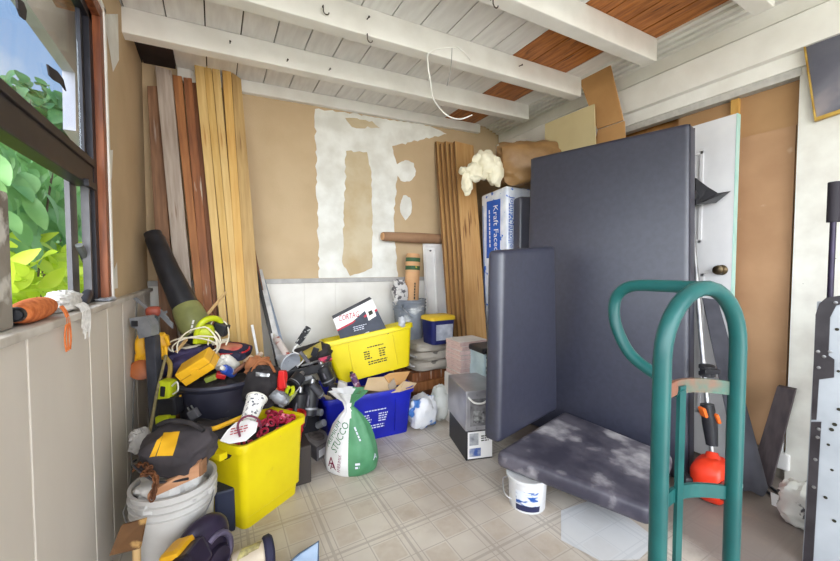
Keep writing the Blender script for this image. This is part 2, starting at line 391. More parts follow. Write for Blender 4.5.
# left wall: siding below, plaster beyond the window, window opening
lw=MB(); lw.box((XL-.05,-1.6,-.02),(XL,3.2,1.05)); lw.box((XL-.05,2.02,1.05),(XL,3.2,2.9)); lw.box((XL-.05,-1.6,2.27),(XL,2.02,2.9)); lw.box((XL-.05,-.06,1.05),(XL,.12,2.27)); lw.box((XL-.05,-1.6,1.05),(XL,-1.45,2.27))
struct(lw,'wall_left',M_tan,base=False)
gv=[-1.2,-.7,-.25,.2,.72,1.19,1.67,1.92,2.20,2.5,2.8,3.06]
ww=MB(); gb=MB()
for a,b in zip([-1.6]+gv,gv+[3.2]):
    ww.box((XL-.001,a+.005,0),(XL+.012,b-.005,1.035),.002); gb.box((XL-.001,b-.006,0),(XL+.008,b+.006,1.035))
w1=struct(ww,'trim_3',M_wains,base=False); gb.build('batten',M_groove,w1)
struct(MB().box((XL-.14,-1.6,1.036),(XL+.03,3.04,1.058),.004),'trim_4',mat('worn_sill_paint',S(214,208,200),S(178,168,158),9,.6,.2),base=False)
# the left wall's skim-coat smears by the casing
for i,pts in enumerate(([(103,14),(118,14),(119,60),(113,72),(108,40)],[(107,150),(113,150),(112,176),(109,200)],[(113,272),(117,262),(118,288),(114,289)])):
    mb=MB(); mb.poly([(XL+.003,p.y,p.z) for p in (onx(a,b,XL+.003) for a,b in pts)]); struct(mb,'wall_patch_%d'%(6+i),M_joint,base=False)
struct(MB().box((2.0,-1.72,-.02),(2.95,-1.6,2.9)),'wall_front_added',M_panel,base=False)  # unseen wall behind the camera, added to cut light from the front right
# window: red-brown jamb and head, bronze metal frame, upper sash with glass
wn=MB(); wn.box((XL-.03,1.985,1.058),(XL+.006,2.035,2.30),.003); wn.box((XL-.13,.1,2.235),(XL+.006,2.0,2.285),.003)
w=struct(wn,'window_1',M_redwood,base=False)
MB().box((XL-.002,2.035,1.058),(XL+.012,2.055,2.31)).box((XL-.002,.1,2.285),(XL+.012,2.055,2.31)).build('casing_bead',M_white,w)
fr=MB(); fr.box((XL-.05,1.94,1.058),(XL-.02,1.985,2.235)); fr.box((XL-.05,.12,2.20),(XL-.02,1.985,2.24)); fr.box((XL-.11,.12,1.058),(XL-.03,1.985,1.085)); fr.build('window_frame',M_alum,w)
MB().box((XL-.055,1.905,1.08),(XL-.03,1.925,1.56)).box((XL-.09,1.86,1.08),(XL-.075,1.94,1.55)).build('jamb_track',mat('dark_grey_track',S(92,90,94),S(76,74,78),14,.5),w)
us=MB(); us.box((XL-.075,.5,1.52),(XL-.02,1.93,1.615),.005); us.box((XL-.05,1.895,1.6),(XL-.036,1.93,2.21)); us.box((XL-.07,.5,1.60),(XL-.012,1.93,1.628),.003)
us.box((XL-.02,1.80,1.505),(XL-.005,1.9,1.53)).build('upper_sash',M_alum,w)
gm=bpy.data.materials.new('clear_glass'); gm.use_nodes=True; g_=gm.node_tree; g_.nodes.remove(g_.nodes['Principled BSDF'])
tr=g_.nodes.new('ShaderNodeBsdfTransparent'); tr.inputs[0].default_value=(.90,.93,.95,1); gs=g_.nodes.new('ShaderNodeBsdfGlossy'); gs.inputs['Roughness'].default_value=.03
ms=g_.nodes.new('ShaderNodeMixShader'); ms.inputs[0].default_value=.07; g_.links.new(tr.outputs[0],ms.inputs[1]); g_.links.new(gs.outputs[0],ms.inputs[2]); g_.links.new(ms.outputs[0],g_.nodes['Material Output'].inputs[0])
MB().box((XL-.048,.5,1.62),(XL-.044,1.89,2.2)).build('window_glass',gm,w)
# old window post between the two lights, worn paint
struct(MB().box((XL-.10,1.05,1.058),(XL-.003,1.180,1.37),.01),'window_post',M_oldpaint,base=False)
# right wall: white jamb wall, sliding-door opening lined with card and ply, header boards, stepped siding strips
struct(MB().box((XR,-1.6,-.02),(XR+.25,.705,2.95)),'wall_right',mat('white_stucco',S(226,224,216),S(210,206,198),8,.7,.2,c3=S(120,105,90),sc3=26,lo3=.74,hi3=.76),base=False)
struct(MB().box((XR+.10,.6,.13),(XR+.2,3.1,2.4)),'wall_right_lining',M_ply,base=False)
struct(MB().box((XR+.02,.70,-.01),(XR+.2,3.06,.14),.008),'trim_5',M_oldpaint,base=False)
hd=MB(); hd.box((2.69,-1.6,2.35),(2.86,3.05,2.53),.004); hd.box((2.725,-1.6,2.55),(2.86,3.05,2.69),.004); hd.box((2.735,-1.6,2.27),(2.86,3.05,2.36),.004)
for i,(x0,z0) in enumerate(()): hd.box((x0,-1.6,z0),(x0+.02,3.05,2.73),.004)
for i in range(4): hd.box((2.55+.045*i,-1.6,2.686-.014*i),(2.588+.045*i,3.05,2.75))
struct(hd,'trim_6',M_white,base=False)
tk=MB()
for x in (2.745,2.765,2.79): tk.box((x,.70,2.225),(x+.012,3.04,2.272))
struct(tk,'trim_7',mat('aluminium_track',S(206,204,200),S(190,188,184),30,.4,metal=.2),base=False)
# outside: lawn, eave corner of the neighbouring wing
struct(MB().box((-16,-16,-.6),(-.7,16,-.5)),'ground',mat('lawn',S(90,120,50),S(60,90,30),9,.9),base=False)
# ================================================================ black vinyl pads
def vinyl(name,dust=None):
    return mat(name,S(38,40,57),S(46,48,66),30,.46,.04,spec=1.,bsc=160) if dust is None else mat(name,S(56,54,66),S(92,88,98),4.5,.42,.1,lo=.40,hi=.60,c3=S(176,172,176),sc3=5.5,lo3=.54,hi3=.72)
M_vin=vinyl('black_vinyl'); M_seatv=vinyl('dusty_black_vinyl',1); M_pipe=mat('black_piping',S(30,30,38),rough=.35)
def pad(name,front,th,label,group=None,bev=.030,m=None,pipes=True):
    mb=MB(); f0=[V(p) for p in front]; mb.hexa(f0+[p+V(th) for p in f0],bev,4); f=[V(p) for p in front]; th=V(th)
    o=mb.build(name,m or M_vin,None,label,'pad',group,smooth=True)
    if pipes:
        c=sum(f,V())/4
        for k,off in ((0,.12),(1,.88)):
            q=[p+(c-p).normalized()*.010+th*off for p in f]
            MB().tube(q,.004,6,closed=True).build('piping',M_pipe,o,smooth=True)
    return o
# tall back pad leaning on the right wall
BL,BR_,TR,TL=V((2.05,1.99,.0)),V((2.25,.955,.0)),onp(690,122,(2.33,1.04,2.0),(1,.2,0)),onp(530,158,(2.33,1.04,2.0),(1,.2,0))
big=pad('vinyl_pad',[BL,BR_,TR,TL],(.117,.02,.0),'tallest black vinyl pad, standing upright against the door behind the green hand truck')
# second black pad behind, its edge showing beside the insulation pack
q0=at(520,196,2.95); 
pad('vinyl_pad',[(q0.x,q0.y,.0),(q0.x+.20,q0.y-.03,.0),(q0.x+.20,q0.y-.03,q0.z+.01),(q0.x,q0.y,q0.z)],(.03,.11,0),'black vinyl pad mostly hidden between the blue printed insulation pack and the tallest pad',pipes=False)
# low seat pad, outer edge propped on the small white pail
sf=[V((1.24,1.39,.255)),V((2.03,1.60,.235)),V((2.14,.985,.19)),V((1.55,.787,.20))]
seat=pad('vinyl_pad',[p+V((0,0,-.088)) for p in sf],(0,0,.088),'dusty black vinyl pad lying flat, propped on the small white pail',m=M_seatv,bev=.038,pipes=False)
# small end pad standing on the seat pad
pad('vinyl_pad',[V((1.285,1.416,.262)),V((1.97,1.60,.248)),onp(556,246,(1.97,1.60,1),(-.26,.966,0)),onp(503,250,(1.97,1.60,1),(-.26,.966,0))],V((-.026,.0966,0)),'smaller upright black vinyl pad standing on the left end of the dusty flat pad',bev=.034,pipes=False)
# ================================================================ hand truck
M_teal=mat('teal_paint',S(20,82,80),S(14,70,70),9,.38,.08,c3=S(120,84,64),sc3=7,lo3=.66,hi3=.72)
M_rust=mat('rusty_teal',S(118,78,62),S(40,98,88),11,.6,.2,lo=.42,hi=.6)
M_rub=mat('black_rubber',S(34,33,35),S(46,45,46),20,.75)
M_steel=mat('steel',S(178,178,180),S(140,140,144),20,.35,metal=.9)
pl=at(658,530,.735); pr=at(733,499,.85)
du=V((pr.x-pl.x,pr.y-pl.y,0)); wd=du.length; du.normalize(); dv=V((-du.y,du.x,0))    # dv: behind the plate, away from the camera
if dv.dot(FW)<0: dv=-dv
base=V((pl.x,pl.y,0)); mid=base+du*wd/2
ht=thing('hand_truck','green steel hand truck with rusty cross bars standing nearest the camera','hand truck',(mid.x,mid.y,0))
def tp(u,v,z): return mid+du*u+dv*v+V((0,0,z))
zt=1.155; r=wd/2; tr_=.0165
pts=[tp(-r,0,.06),tp(-r,0,.5),tp(-r,0,zt-r)]+[tp(-r*math.cos(math.radians(a)),0,zt-r+r*1.0*math.sin(math.radians(a))) for a in range(12,180,12)]+[tp(r,0,zt-r),tp(r,0,.5),tp(r,0,.06)]
MB().tube(pts,tr_,14).build('frame_tube',M_teal,ht,smooth=True)
hp=smoothpts([tp(0,-.01,zt),tp(0,.09,zt+.0),tp(0,.165,zt-.004),tp(0,.205,zt-.03),tp(0,.215,zt-.075),tp(0,.20,zt-.13),tp(0,.16,zt-.185),tp(0,.085,zt-.222),tp(0,.041,zt-.245)],5)
MB().tube(hp,.0145,12).build('rear_handle',M_teal,ht,smooth=True)
def brace(z,sag,m,w=.032):
    mb=MB(); mb.sheet(lambda s,t:tp(-r+2*r*s,-.0+.042*math.sin(math.pi*s),z+sag*math.sin(math.pi*s)+w*(t-.5)),14,1,.008); mb.build('cross_bar',m,ht)
brace(.915,.012,M_rust); brace(.665,.012,M_teal); brace(.33,.0,M_teal)
MB().box((-.011,-.004,.06),(.011,.004,.93),M=frame(mid+dv*.041,du,dv)).build('centre_bar',M_teal,ht)
MB().box((-.19,-.16,.005),(.19,.0,.014),.003,M=frame(mid,du,dv)).build('toe_plate',M_teal,ht)
for sgn in (-1,1):
    c=tp(sgn*.19,.11,.10); wb_=MB(); wb_.lathe([(.03,-.022),(.06,-.022),(.068,-.02),(.09,-.03),(.1,-.02),(.1,.02),(.09,.03),(.068,.02),(.06,.022),(.03,.022)],28,along(c-du*.0,c+du))
    wh=wb_.build('wheel',M_rub,ht,smooth=True)
    MB().lathe([(.012,-.034),(.058,-.02),(.058,.02),(.012,.034)],20,along(c,c+du)).build('hub',M_steel,wh,smooth=True)
    MB().tube([tp(sgn*.14,.11,.10),tp(sgn*r,.0,.22)],.01,8).build('axle_bracket',M_teal,ht)
MB().tube([tp(-.2,.11,.1),tp(.2,.11,.1)],.008,8).build('axle',M_steel,ht)
# ================================================================ door leaf, card sheets, post
M_door=mat('door_paint',S(218,217,219),S(208,207,210),5,.35)
M_dooredge=mat('teal_door_edge',S(158,206,196),S(186,214,206),6,.5)
dt=onx(743,112,2.655); dY0,dY1,dZ=.935,1.75,dt.z-.0
dr=thing('door_leaf','white panelled door taken off its hinges, leaning behind the tallest black pad','door',(2.665,1.34,0))
MB().box((2.645,dY0,.02),(2.69,dY1,dZ),.002).build('door_slab',M_door,dr)
MB().box((2.643,dY0-.004,.02),(2.688,dY0-.0005,dZ)).build('door_edge',M_dooredge,dr)
for (y0,y1,z0,z1) in ((1.09,1.30,1.35,1.92),(1.40,1.62,1.35,1.92),(1.07,1.30,.28,1.16),(1.40,1.62,.28,1.16)):
    mb=MB()
    for a,b,c,d in ((y0,y1,z0,z0+.02),(y0,y1,z1-.02,z1),(y0,y0+.02,z0,z1),(y1-.02,y1,z0,z1)): mb.box((2.636,a,c),(2.646,b,d),.003)
    mb.box((2.640,y0+.05,z0+.05),(2.646,y1-.05,z1-.05),.004); mb.build('raised_panel',M_door,dr)
M_brass=mat('aged_brass',S(120,104,78),S(74,62,48),25,.3,metal=.85)
for (px,py) in ((722,270),(726,295)):
    p=onx(px,py,2.645); k=MB().lathe([(.030,0),(.031,.006),(.014,.012),(.012,.03),(.022,.036),(.029,.048),(.027,.058),(.012,.062)] if py<280 else [(.03,0),(.032,.008),(.026,.016),(.02,.02)],20,along(p,p+V((-1,0,0)))).build('door_knob' if py<280 else 'deadbolt',M_brass,dr,smooth=True)
def sheet_obj(name,corners,th,m,label,cat,**k): return MB().slab(corners,th,0).build(name,m,None,label,cat,**k)
P=[onx(798,62,2.79),onx(785,455,2.79)]
o=thing('card_sheet','large brown cardboard sheet standing right of the white door','cardboard',(2.79,1.0,.14))
MB().slab([(2.785,.722,.145),(2.785,1.30,.145),(2.785,1.30,1.98),(2.785,.722,1.98)],(.012,0,0)).build('lower_sheet',M_card,o)
MB().slab([(2.80,.712,1.6),(2.80,1.31,1.6),(2.80,1.31,2.224),(2.80,.712,2.224)],(.01,0,0)).build('upper_sheet',mat('brown_card_dark',S(176,138,98),S(164,126,88),4,.85),o)
M_stud=mat('yellow_stud',S(214,172,96),S(190,142,70),6,.6,.05,st=(5,5,.5))
p=onx(737,100,2.80)
MB().box((2.775,p.y-.018,.142),(2.812,p.y+.022,2.224),.002).build('wall_stud',M_stud,None,'pale yellow wooden stud showing above the white door','stud')
# card behind the pads
M_cream=mat('cream_card',S(212,196,152),S(200,182,138),3,.85)
P=[onx(545,148,2.50),onx(597,150,2.50),onx(594,104,2.50),onx(545,124,2.50)]
MB().slab([(2.50,P[0].y,1.9),(2.50,P[1].y,1.9),P[2],P[3]],(.01,0,0)).build('card_sheet',M_cream,None,'pale cream cardboard panel poking up behind the tallest black pad','cardboard')
P=[onx(585,140,2.56),onx(626,138,2.56),onx(610,65,2.56),onx(579,79,2.56),onx(597,129,2.56),onx(623,120,2.56)]
t=thing('cardboard_box_flap','folded tan cardboard piece standing taller beside the cream panel','cardboard',(2.56,(P[0].y+P[1].y)/2,1.9))
M_box=mat('tan_box_card',S(196,150,98),S(182,136,86),4,.85)
MB().slab([P[4],P[5],P[2],P[3]],(.012,0,0)).build('upper_flap',M_box,t)
MB().slab([(2.572,P[0].y,1.9),(2.572,P[1].y,1.9),P[5]+V((.012,0,-.004)),P[4]+V((.012,0,-.004))],(.012,0,0)).build('lower_flap',M_box,t)
MB().slab([P[3]+V((-.004,0,0)),P[2]+V((-.004,0,0)),P[2]+V((-.004,0,.022)),P[3]+V((-.004,0,.022))],(.02,0,0)).build('torn_edge',M_joint,t)
# ================================================================ boards in the left corner
def woodm(n,a,b,c3=None,sc3=5): return mat(n,S(*a),S(*b),5,.65,.15,st=(7,7,.55),c3=S(*c3) if c3 else None,sc3=sc3,lo3=.6,hi3=.66)
Wd=[woodm('grey_brown_wood',(150,112,84),(108,76,56),(168,150,138),3),woodm('weathered_white_wood',(186,172,160),(154,138,126),(120,92,74),4),
    woodm('red_brown_stud',(176,118,72),(140,88,52)),woodm('dark_red_stud',(160,102,64),(118,72,46),(190,176,160),6),woodm('deep_brown_stud',(130,82,52),(100,62,40)),
    woodm('fresh_pine',(222,190,128),(204,166,102),(170,116,60),3),woodm('pale_pine',(216,182,114),(196,154,86)),woodm('golden_pine',(220,180,108),(200,152,82)),woodm('grey_pine',(196,164,110),(168,134,84),(130,96,60),3)]
def lean(z): return 2.675+.105*z
def onl(x,y):  # onto the leaning plane Y = 2.62 + .155 z
    rr=ray(x,y); t=(2.675+.105*CAMH)/(rr.y-.105*rr.z); return CO+rr*t
def board(tl,tr,ml,mr,th,m,label,back=0.,topslant=0):
    a,b,c,d=onl(*tl),onl(*tr),onl(*ml),onl(*mr)
    def down(p,q): t=(p.z)/(p.z-q.z); return p+(q-p)*t
    g,h=down(a,c),down(b,d); nb=V((0,1,-.105)).normalized(); B=nb*back
    w=(d-c).length; bx=h-g
    h=g+bx.normalized()*min(bx.length,w*1.25)
    fx=[g+B,h+B,b+B,a+B]
    axis=((a+b)/2-(g+h)/2); Mo=along((g+h)/2+B,(a+b)/2+B)
    mb=MB(); mb.slab(fx,nb*th,.003); Mi=Mo.inverted()
    lowest=min(v.co.z for v in mb.b.verts)
    for v in mb.b.verts: v.co=Mi@v.co
    o=mb.build('lumber_board',m,None,label,'board','boards leaning in the left back corner',base=False); o.matrix_world=Mo
    o.location.z-=lowest; return o
LB=[((145.7,83),(157.5,83),(151,180),(166,180),.035,Wd[0],'dark paint-flecked board at the far left of the corner lumber',.05),
 ((155,66),(171.5,71),(165.5,180),(181.5,180),.04,Wd[1],'wide weathered whitish board in the corner lumber',.0),
 ((172,74),(181.5,75.6),(183,180),(191.5,180),.06,Wd[2],'red-brown stud just right of the weathered whitish board',.02),
 ((183,76),(191.5,77),(192,180),(201,180),.06,Wd[3],'paint-spotted red-brown stud, second right of the whitish board',.03),
 ((191.5,80),(197,80),(201,180),(206,180),.05,Wd[4],'thin deep brown strip squeezed beside the yellow boards',.05),
 ((194,63.7),(203.5,66),(205.5,180),(214,180),.085,Wd[5],'first pale yellow stud from the left in the corner lumber',.0),
 ((203.5,66.5),(211.2,67),(214.5,180),(222,180),.085,Wd[6],'second pale yellow stud from the left in the corner lumber',.004),
 ((211.7,67),(219.5,67.4),(222.3,180),(229.3,180),.085,Wd[5],'third pale yellow stud from the left in the corner lumber',.0),
 ((222,68),(231,72),(229.7,180),(238,180),.085,Wd[7],'golden yellow stud with knot, beside the wide grey-yellow plank',-.005)]
for b_ in LB: board(*b_)
board((231.5,72),(241,79),(238.2,180),(251.5,180),.035,Wd[8],'wide grey-yellow plank, rightmost of the corner lumber',.004)
# thin strips and tracks leaning right of the lumber
M_trackw=mat('white_metal_strip',S(214,212,210),S(180,178,178),12,.4,metal=.2); M_trackb=mat('black_strip',S(40,36,36),rough=.5); M_trackc=mat('blue_grey_strip',S(150,160,176),S(110,122,140),10,.4,metal=.3)
def strip(x0,y0,x1,y1,w,m,label,yt,yb,name='metal_strip',grp=None):
    a=ony(x0,y0,yt); b=ony(x1,y1,yb); d=(b-a); b=a+d*((a.z-.012)/(a.z-b.z))
    M=along(b,a); M=frame(b,V((1,0,0))-M.col[2].xyz*M[0][2],V((0,1,0))) ; z=(a-b).normalized(); x=(V((1,0,0))-z*z.x).normalized(); y=z.cross(x)
    M=Matrix(((x.x,y.x,z.x,b.x),(x.y,y.y,z.y,b.y),(x.z,y.z,z.z,b.z),(0,0,0,1)))
    o=MB().box((-w/2,-.008,0),(w/2,.008,(a-b).length),.002).build(name,m,None,label,'strip',grp,base=False); o.matrix_world=M; return o
strip(254,262,281,378,.024,M_trackb,'thin black strip leaning right of the yellow lumber',3.01,2.72)
strip(258.5,270,285,378,.05,M_trackw,'white metal strip leaning against the back wall panel',3.02,2.70)
strip(263,279,291,376,.026,M_trackc,'blue-grey strip leaning right of the white metal strip',3.02,2.69)
strip(252,325,262,378,.016,M_trackw,'short white strip leaning on the wide grey-yellow plank',2.66,2.56)
strip(252,240,259,275,.018,Wd[4],'thin brown wooden strip behind the white metal strip',3.035,2.98,'wood_strip')
# ================================================================ bins and buckets
M_yel=mat('yellow_plastic',S(226,206,14),S(218,196,10),5,.38,.05,c3=S(196,170,40),sc3=9,lo3=.68,hi3=.8)
M_blue=mat('blue_plastic',S(24,34,170),S(18,26,146),5,.4,.05,c3=S(70,80,170),sc3=12,lo3=.68,hi3=.8)
M_ink=mat('black_print',S(44,42,30),rough=.6); M_winkk=mat('white_print',S(206,210,226),rough=.6)
def ring4(w,d,r,n=4):
    out=[]
    for sx,sy,a0 in ((1,1,0),(-1,1,90),(-1,-1,180),(1,-1,270)):
        for i in range(n+1):
            a=math.radians(a0+90*i/n); out.append((sx*(w/2-r)+r*math.cos(a),sy*(d/2-r)+r*math.sin(a)))
    return out
def loft(mb,rings,cap0=True,cap1=False):
    rr=[[mb.b.verts.new(V(p)) for p in r] for r in rings]; n=len(rr[0])
    for A,B in zip(rr,rr[1:]):
        for k in range(n): mb.b.faces.new([A[k],A[(k+1)%n],B[(k+1)%n],B[k]])
    if cap0: mb.b.faces.new(rr[0][::-1])
    if cap1: mb.b.faces.new(rr[-1])
    return mb
def lev(w,d,r,z): return [(x,y,z) for x,y in ring4(w,d,r)]
def bin_(loc,rot,wb,db,wt,dt_,h,m,name,label,cat,group=None,step=0):
    o=thing(name,label,cat,loc,rot=rot,group=group)
    rg=[lev(wb,db,.03,0)]
    if step: rg+=[lev(wb+.008,db+.008,.03,h*.13),lev(wb+.026,db+.026,.03,h*.15)]
    rg+=[lev(wt,dt_,.035,h-.03),lev(wt+.004,dt_+.004,.035,h),lev(wt-.012,dt_-.012,.03,h),lev(wt-.014,dt_-.014,.03,h-.03),lev(wb-.008,db-.008,.03,.006)]
    mb=MB(); loft(mb,rg,True,True); mb.build('body',m,o,world=False,smooth=True)
    mb=MB(); loft(mb,[lev(wt+.004,dt_+.004,.036,h-.035),lev(wt+.03,dt_+.03,.045,h-.032),lev(wt+.034,dt_+.034,.045,h-.002),lev(wt+.028,dt_+.028,.045,h+.004),lev(wt-.004,dt_-.004,.036,h+.003),lev(wt-.008,dt_-.008,.036,h-.02)],False,False); mb.build('rim',m,o,world=False,smooth=True)
    return o
def eul(M): return M.to_euler()
# -- front yellow bin
yb=bin_((.163,1.968,0),(0,0,math.radians(34)),.32,.24,.375,.29,.405,M_yel,'storage_bin','tall yellow plastic bin with red plastic clips, beside the paint-stained white bucket','bin',step=1)
# handle notch lugs
for sx in (-1,1): MB().box((sx*.215-.02,-.06,.34),(sx*.215+.02,.06,.372),.006).build('handle',M_yel,yb,world=False)
# -- blue bin on the floor, yellow bin tilted on top of it
bb=bin_((.927,2.482,0),(0,0,-.05),.573,.36,.62,.42,.337,M_blue,'recycling_bin','blue plastic bin full of card and tools under the tilted yellow bin','bin')
yt=bin_((1.065,2.625,.376),(-.125,-.165,-.18),.54,.30,.67,.36,.32,M_yel,'recycling_bin','yellow plastic bin tilted on top of the blue bin, holding the nail box','bin')
for o,m in ((bb,M_winkk),(yt,M_ink)):
    mw=wm(o); w=.60; db_,dt2=(.36,.42) if o is bb else (.30,.36); f=lambda x,z,o=o:mw@V((x,-(db_+(dt2-db_)*z/.32)/2-.004,z))
    rr=(mw.to_3x3()@V((1,0,0))); uu=(mw.to_3x3()@V((0,-.03/.32,1)))
    h0=.0 if o is yt else .005
    for q,(x,z,w_,n_r) in enumerate(((.03,.215,.17,1),(-.03,.160,.07,4),(.085,.160,.07,4),(.03,.098,.18,2))): printing(m,f(x,z),rr,uu,w_,n_r,.017,o,.5,seed=q+(0 if o is bb else 7),centre=n_r<3)
    for x in (-.16,.18): MB().slab([(x-.006,-db_/2-.012,.03),(x+.006,-db_/2-.012,.03),(x+.006,-db_/2-.034,.27),(x-.006,-db_/2-.034,.27)],(0,.02,0),.002).build('rib',M_yel if o is yt else M_blue,o,world=False)
    for sx in (-1,1): MB().box((sx*.33-.022,-.07,.262 if o is yt else .30),(sx*.33+.022,.07,.29 if o is yt else .33),.006).build('handle',M_yel if o is yt else M_blue,o,world=False)
# nail box tilted in the top bin
M_boxw=mat('white_box_print',S(238,236,236),rough=.5); M_boxb=mat('navy_box_print',S(40,46,62),S(52,58,76),12,.5); M_red=mat('red_print',S(178,24,52),rough=.5)
c0,c1,c2,c3=at(336,326,2.60),at(384,324,2.74),at(372,299,2.82),at(333,317,2.72)
bl,br_,tr2,tl2=at(343,346,2.66),at(389,334,2.72),at(372,299,2.76),at(333,319,2.70)
nb=thing('cardboard_carton','white, red and navy carton of screws tilted in the upper yellow bin','box',tuple((bl+br_)/2))
th=V((.02,.10,.01))
MB().slab([bl,br_,tr2,tl2],th,.002).build('box_body',M_boxb,nb)
n_=(br_-bl).cross(tl2-bl).normalized(); n_=n_ if n_.dot(FW)<0 else -n_
lp=lambda u,v,k=.0012: (bl*(1-u)+br_*u)*(1-v)+(tl2*(1-u)+tr2*u)*v+n_*k
MB().poly([lp(0,.6),lp(1,.72),lp(1,1),lp(0,1)]).build('white_label',M_boxw,nb)
MB().poly([lp(0,.54,.0014),lp(1,.66,.0014),lp(1,.72,.0014),lp(0,.60,.0014)]).build('red_band',M_red,nb)
MB().poly([lp(.72,.50,.0018),lp(.92,.55,.0018),lp(.95,.85,.0018),lp(.75,.88,.0018)]).build('window_label',M_boxw,nb)
MB().poly([lp(.78,.62,.0024),lp(.88,.64,.0024),lp(.89,.74,.0024),lp(.79,.74,.0024)]).build('picture',M_ink,nb)
text('lettering','CORTAG',M_red,lp(.34,.84,.007),br_-bl,tl2-bl,.042,nb,shear=.3,width=.155)
printing(M_winkk,lp(.50,.40,.002),br_-bl,tl2-bl,.11,3,.014,nb,.35)
MB().poly([lp(.3,.05,.002),lp(.62,.1,.002),lp(.63,.22,.002),lp(.32,.17,.002)]).build('small_label',M_boxw,nb)
# crumpled bits inside the top bin
M_foil=mat('clear_plastic_scrap',S(206,208,214),S(150,152,160),9,.3,.3)
MB().blob(at(402,322,2.66),(.025,.025,.035),nz=.4,seed=4,nu=14,nv=8).build('plastic_scrap',M_foil,None,'crumpled clear plastic scrap in the right end of the upper yellow bin','scrap',smooth=True)
# contents of the blue bin
def carton_flap(px,d,m,label,name='cardboard_flap',th=.006): 
    P=[at(x,y,dd) for (x,y),dd in zip(px,d)]; n=(P[1]-P[0]).cross(P[2]-P[0]).normalized()*th
    return MB().poly(P,n).build(name,m,None,label,'cardboard','card pieces in the blue bin')
M_cardl=mat('light_card',S(206,180,148),S(190,162,130),5,.85)
carton_flap([(364,389),(368,378),(389,376),(391,393)],[2.52,2.62,2.66,2.54],M_cardl,'pale square of card in the middle of the blue bin')
carton_flap([(384,376),(390,373),(410,371),(404,383),(391,386)],[2.62,2.66,2.72,2.62,2.6],M_box,'bent brown card flap behind the pale square in the blue bin')
carton_flap([(391,393),(404,381),(417,383),(413,388),(400,392)],[2.50,2.60,2.66,2.56,2.5],M_cardl,'card corner sticking out over the right rim of the blue bin')
carton_flap([(388,385),(394,378),(397,388),(390,394)],[2.57,2.6,2.58,2.54],mat('grey_brown_card',S(150,134,118),rough=.9),'grey-brown folded card piece between the pale flaps of the blue bin')
M_hand=mat('pale_wood_handle',S(208,190,164),S(186,164,136),6,.5,st=(5,5,.6)); M_dk=mat('dark_metal',S(62,60,66),S(86,84,90),12,.4,metal=.6); M_blk=mat('black_plastic',S(30,30,34),S(42,42,48),14,.42)
def rod(a,b,r,name,m,label,cat,n=10,parts=(),group=None):
    o=MB().tube([a,a.lerp(b,.04),a.lerp(b,.96),b],[r*.75,r,r,r*.75],n).build(name,m,None,label,cat,group,smooth=True)
    for nm,f0,f1,rr,mm in parts: MB().tube([a.lerp(b,f0),a.lerp(b,f1)],rr,n).build(nm,mm,o,smooth=True)
    return o
a,b=at(306,392,2.36),at(333,400,2.44); h=rod(a,b,.017,'hammer',M_hand,'hammer with pale wooden handle sticking out left of the blue bin','hammer')
MB().tube([b+V((-.01,0,-.045)),b+V((.005,0,-.02)),b+V((0,0,.02)),b+V((.0,.01,.055))],[.016,.014,.014,.008],10).build('hammer_head',M_dk,h,smooth=True)
rod(at(315,381,2.48),at(326,401,2.46),.018,'mallet_handle',mat('grey_grip',S(92,92,102),S(70,70,78),12,.6),'short grey tool grip standing up behind the wooden hammer handle','tool',parts=(('grip_band',.0,.12,.02,M_blk),))
a,b=at(352,374,2.55),at(362,396,2.50); rod(a,b,.022,'paint_tube',mat('maroon_tube',S(112,48,72),S(70,60,120),18,.4,c3=S(200,180,190),sc3=25,lo3=.55,hi3=.6),'maroon and purple printed tube standing in the blue bin','tube',parts=(('tube_cap',-.1,.02,.012,M_blk),))
for i,(x,y,d,mm,l) in enumerate(((341,392,2.40,mat('white_paint_scraper',S(214,208,204),S(186,180,176),9,.6),'white plastered trowel handle at the left end of the blue bin'),(332,393,2.46,M_dk,'dark metal trowel standing left of the white trowel handle'))):
    MB().hexa([at(x-6,y+14,d),at(x+6,y+12,d),at(x+5,y-8,d+.03),at(x-3,y-11,d+.03)]+[at(x-6,y+14,d)+V((.02,.04,0)),at(x+6,y+12,d)+V((.02,.04,0)),at(x+5,y-8,d+.03)+V((.02,.03,0)),at(x-3,y-11,d+.03)+V((.02,.03,0))],.006).build('trowel',mm,None,l,'trowel')
MB().box((.72,2.47,.02),(1.22,2.70,.26),.01).build('carton',mat('hidden_carton',S(170,140,108),rough=.9),None,'brown carton deep inside the blue bin','box')
# -- stucco bag
M_bagw=mat('white_poly_bag',S(226,226,228),S(204,204,208),8,.5,.5); M_bagg=mat('green_poly_bag',S(88,146,108),S(64,122,84),8,.5,.5)
sb=onz(353,472); sbx=thing('stucco_bag','knotted white and green stucco bag standing in front of the blue bin','bag',(sb.x,sb.y+.03,0))
c=V((sb.x,sb.y+.03,0)); Mb=frame(c,RT,(V((FW.x,FW.y,0))))
prof=[(.0,.0),(.12,.0),(.150,.02),(.160,.07),(.152,.14),(.132,.21),(.105,.27),(.068,.325),(.038,.36),(.026,.385),(.034,.41),(.070,.44),(.105,.475),(.085,.47),(.02,.43)]
mb=MB(); rings=[]; nn=44
for j,(r_,z) in enumerate(prof):
    ring=[]
    for k in range(nn):
        t=2*math.pi*k/nn; q=V((math.cos(t),math.sin(t)*.62,0))
        f=1+.05*noise.noise(V((q.x*2.5,q.y*2.5,z*9)))+(.30*math.sin(t*7+2)*.5 if j>8 else (.05*math.sin(t*9)*min(1,z/.3)))
        ring.append(Mb@V((q.x*r_*f+(-.012 if j>8 else 0)*1,q.y*r_*f,z+.006*noise.noise(q*4+V((0,0,z*6)))*(j>1))))
    rings.append([mb.b.verts.new(p) for p in ring])
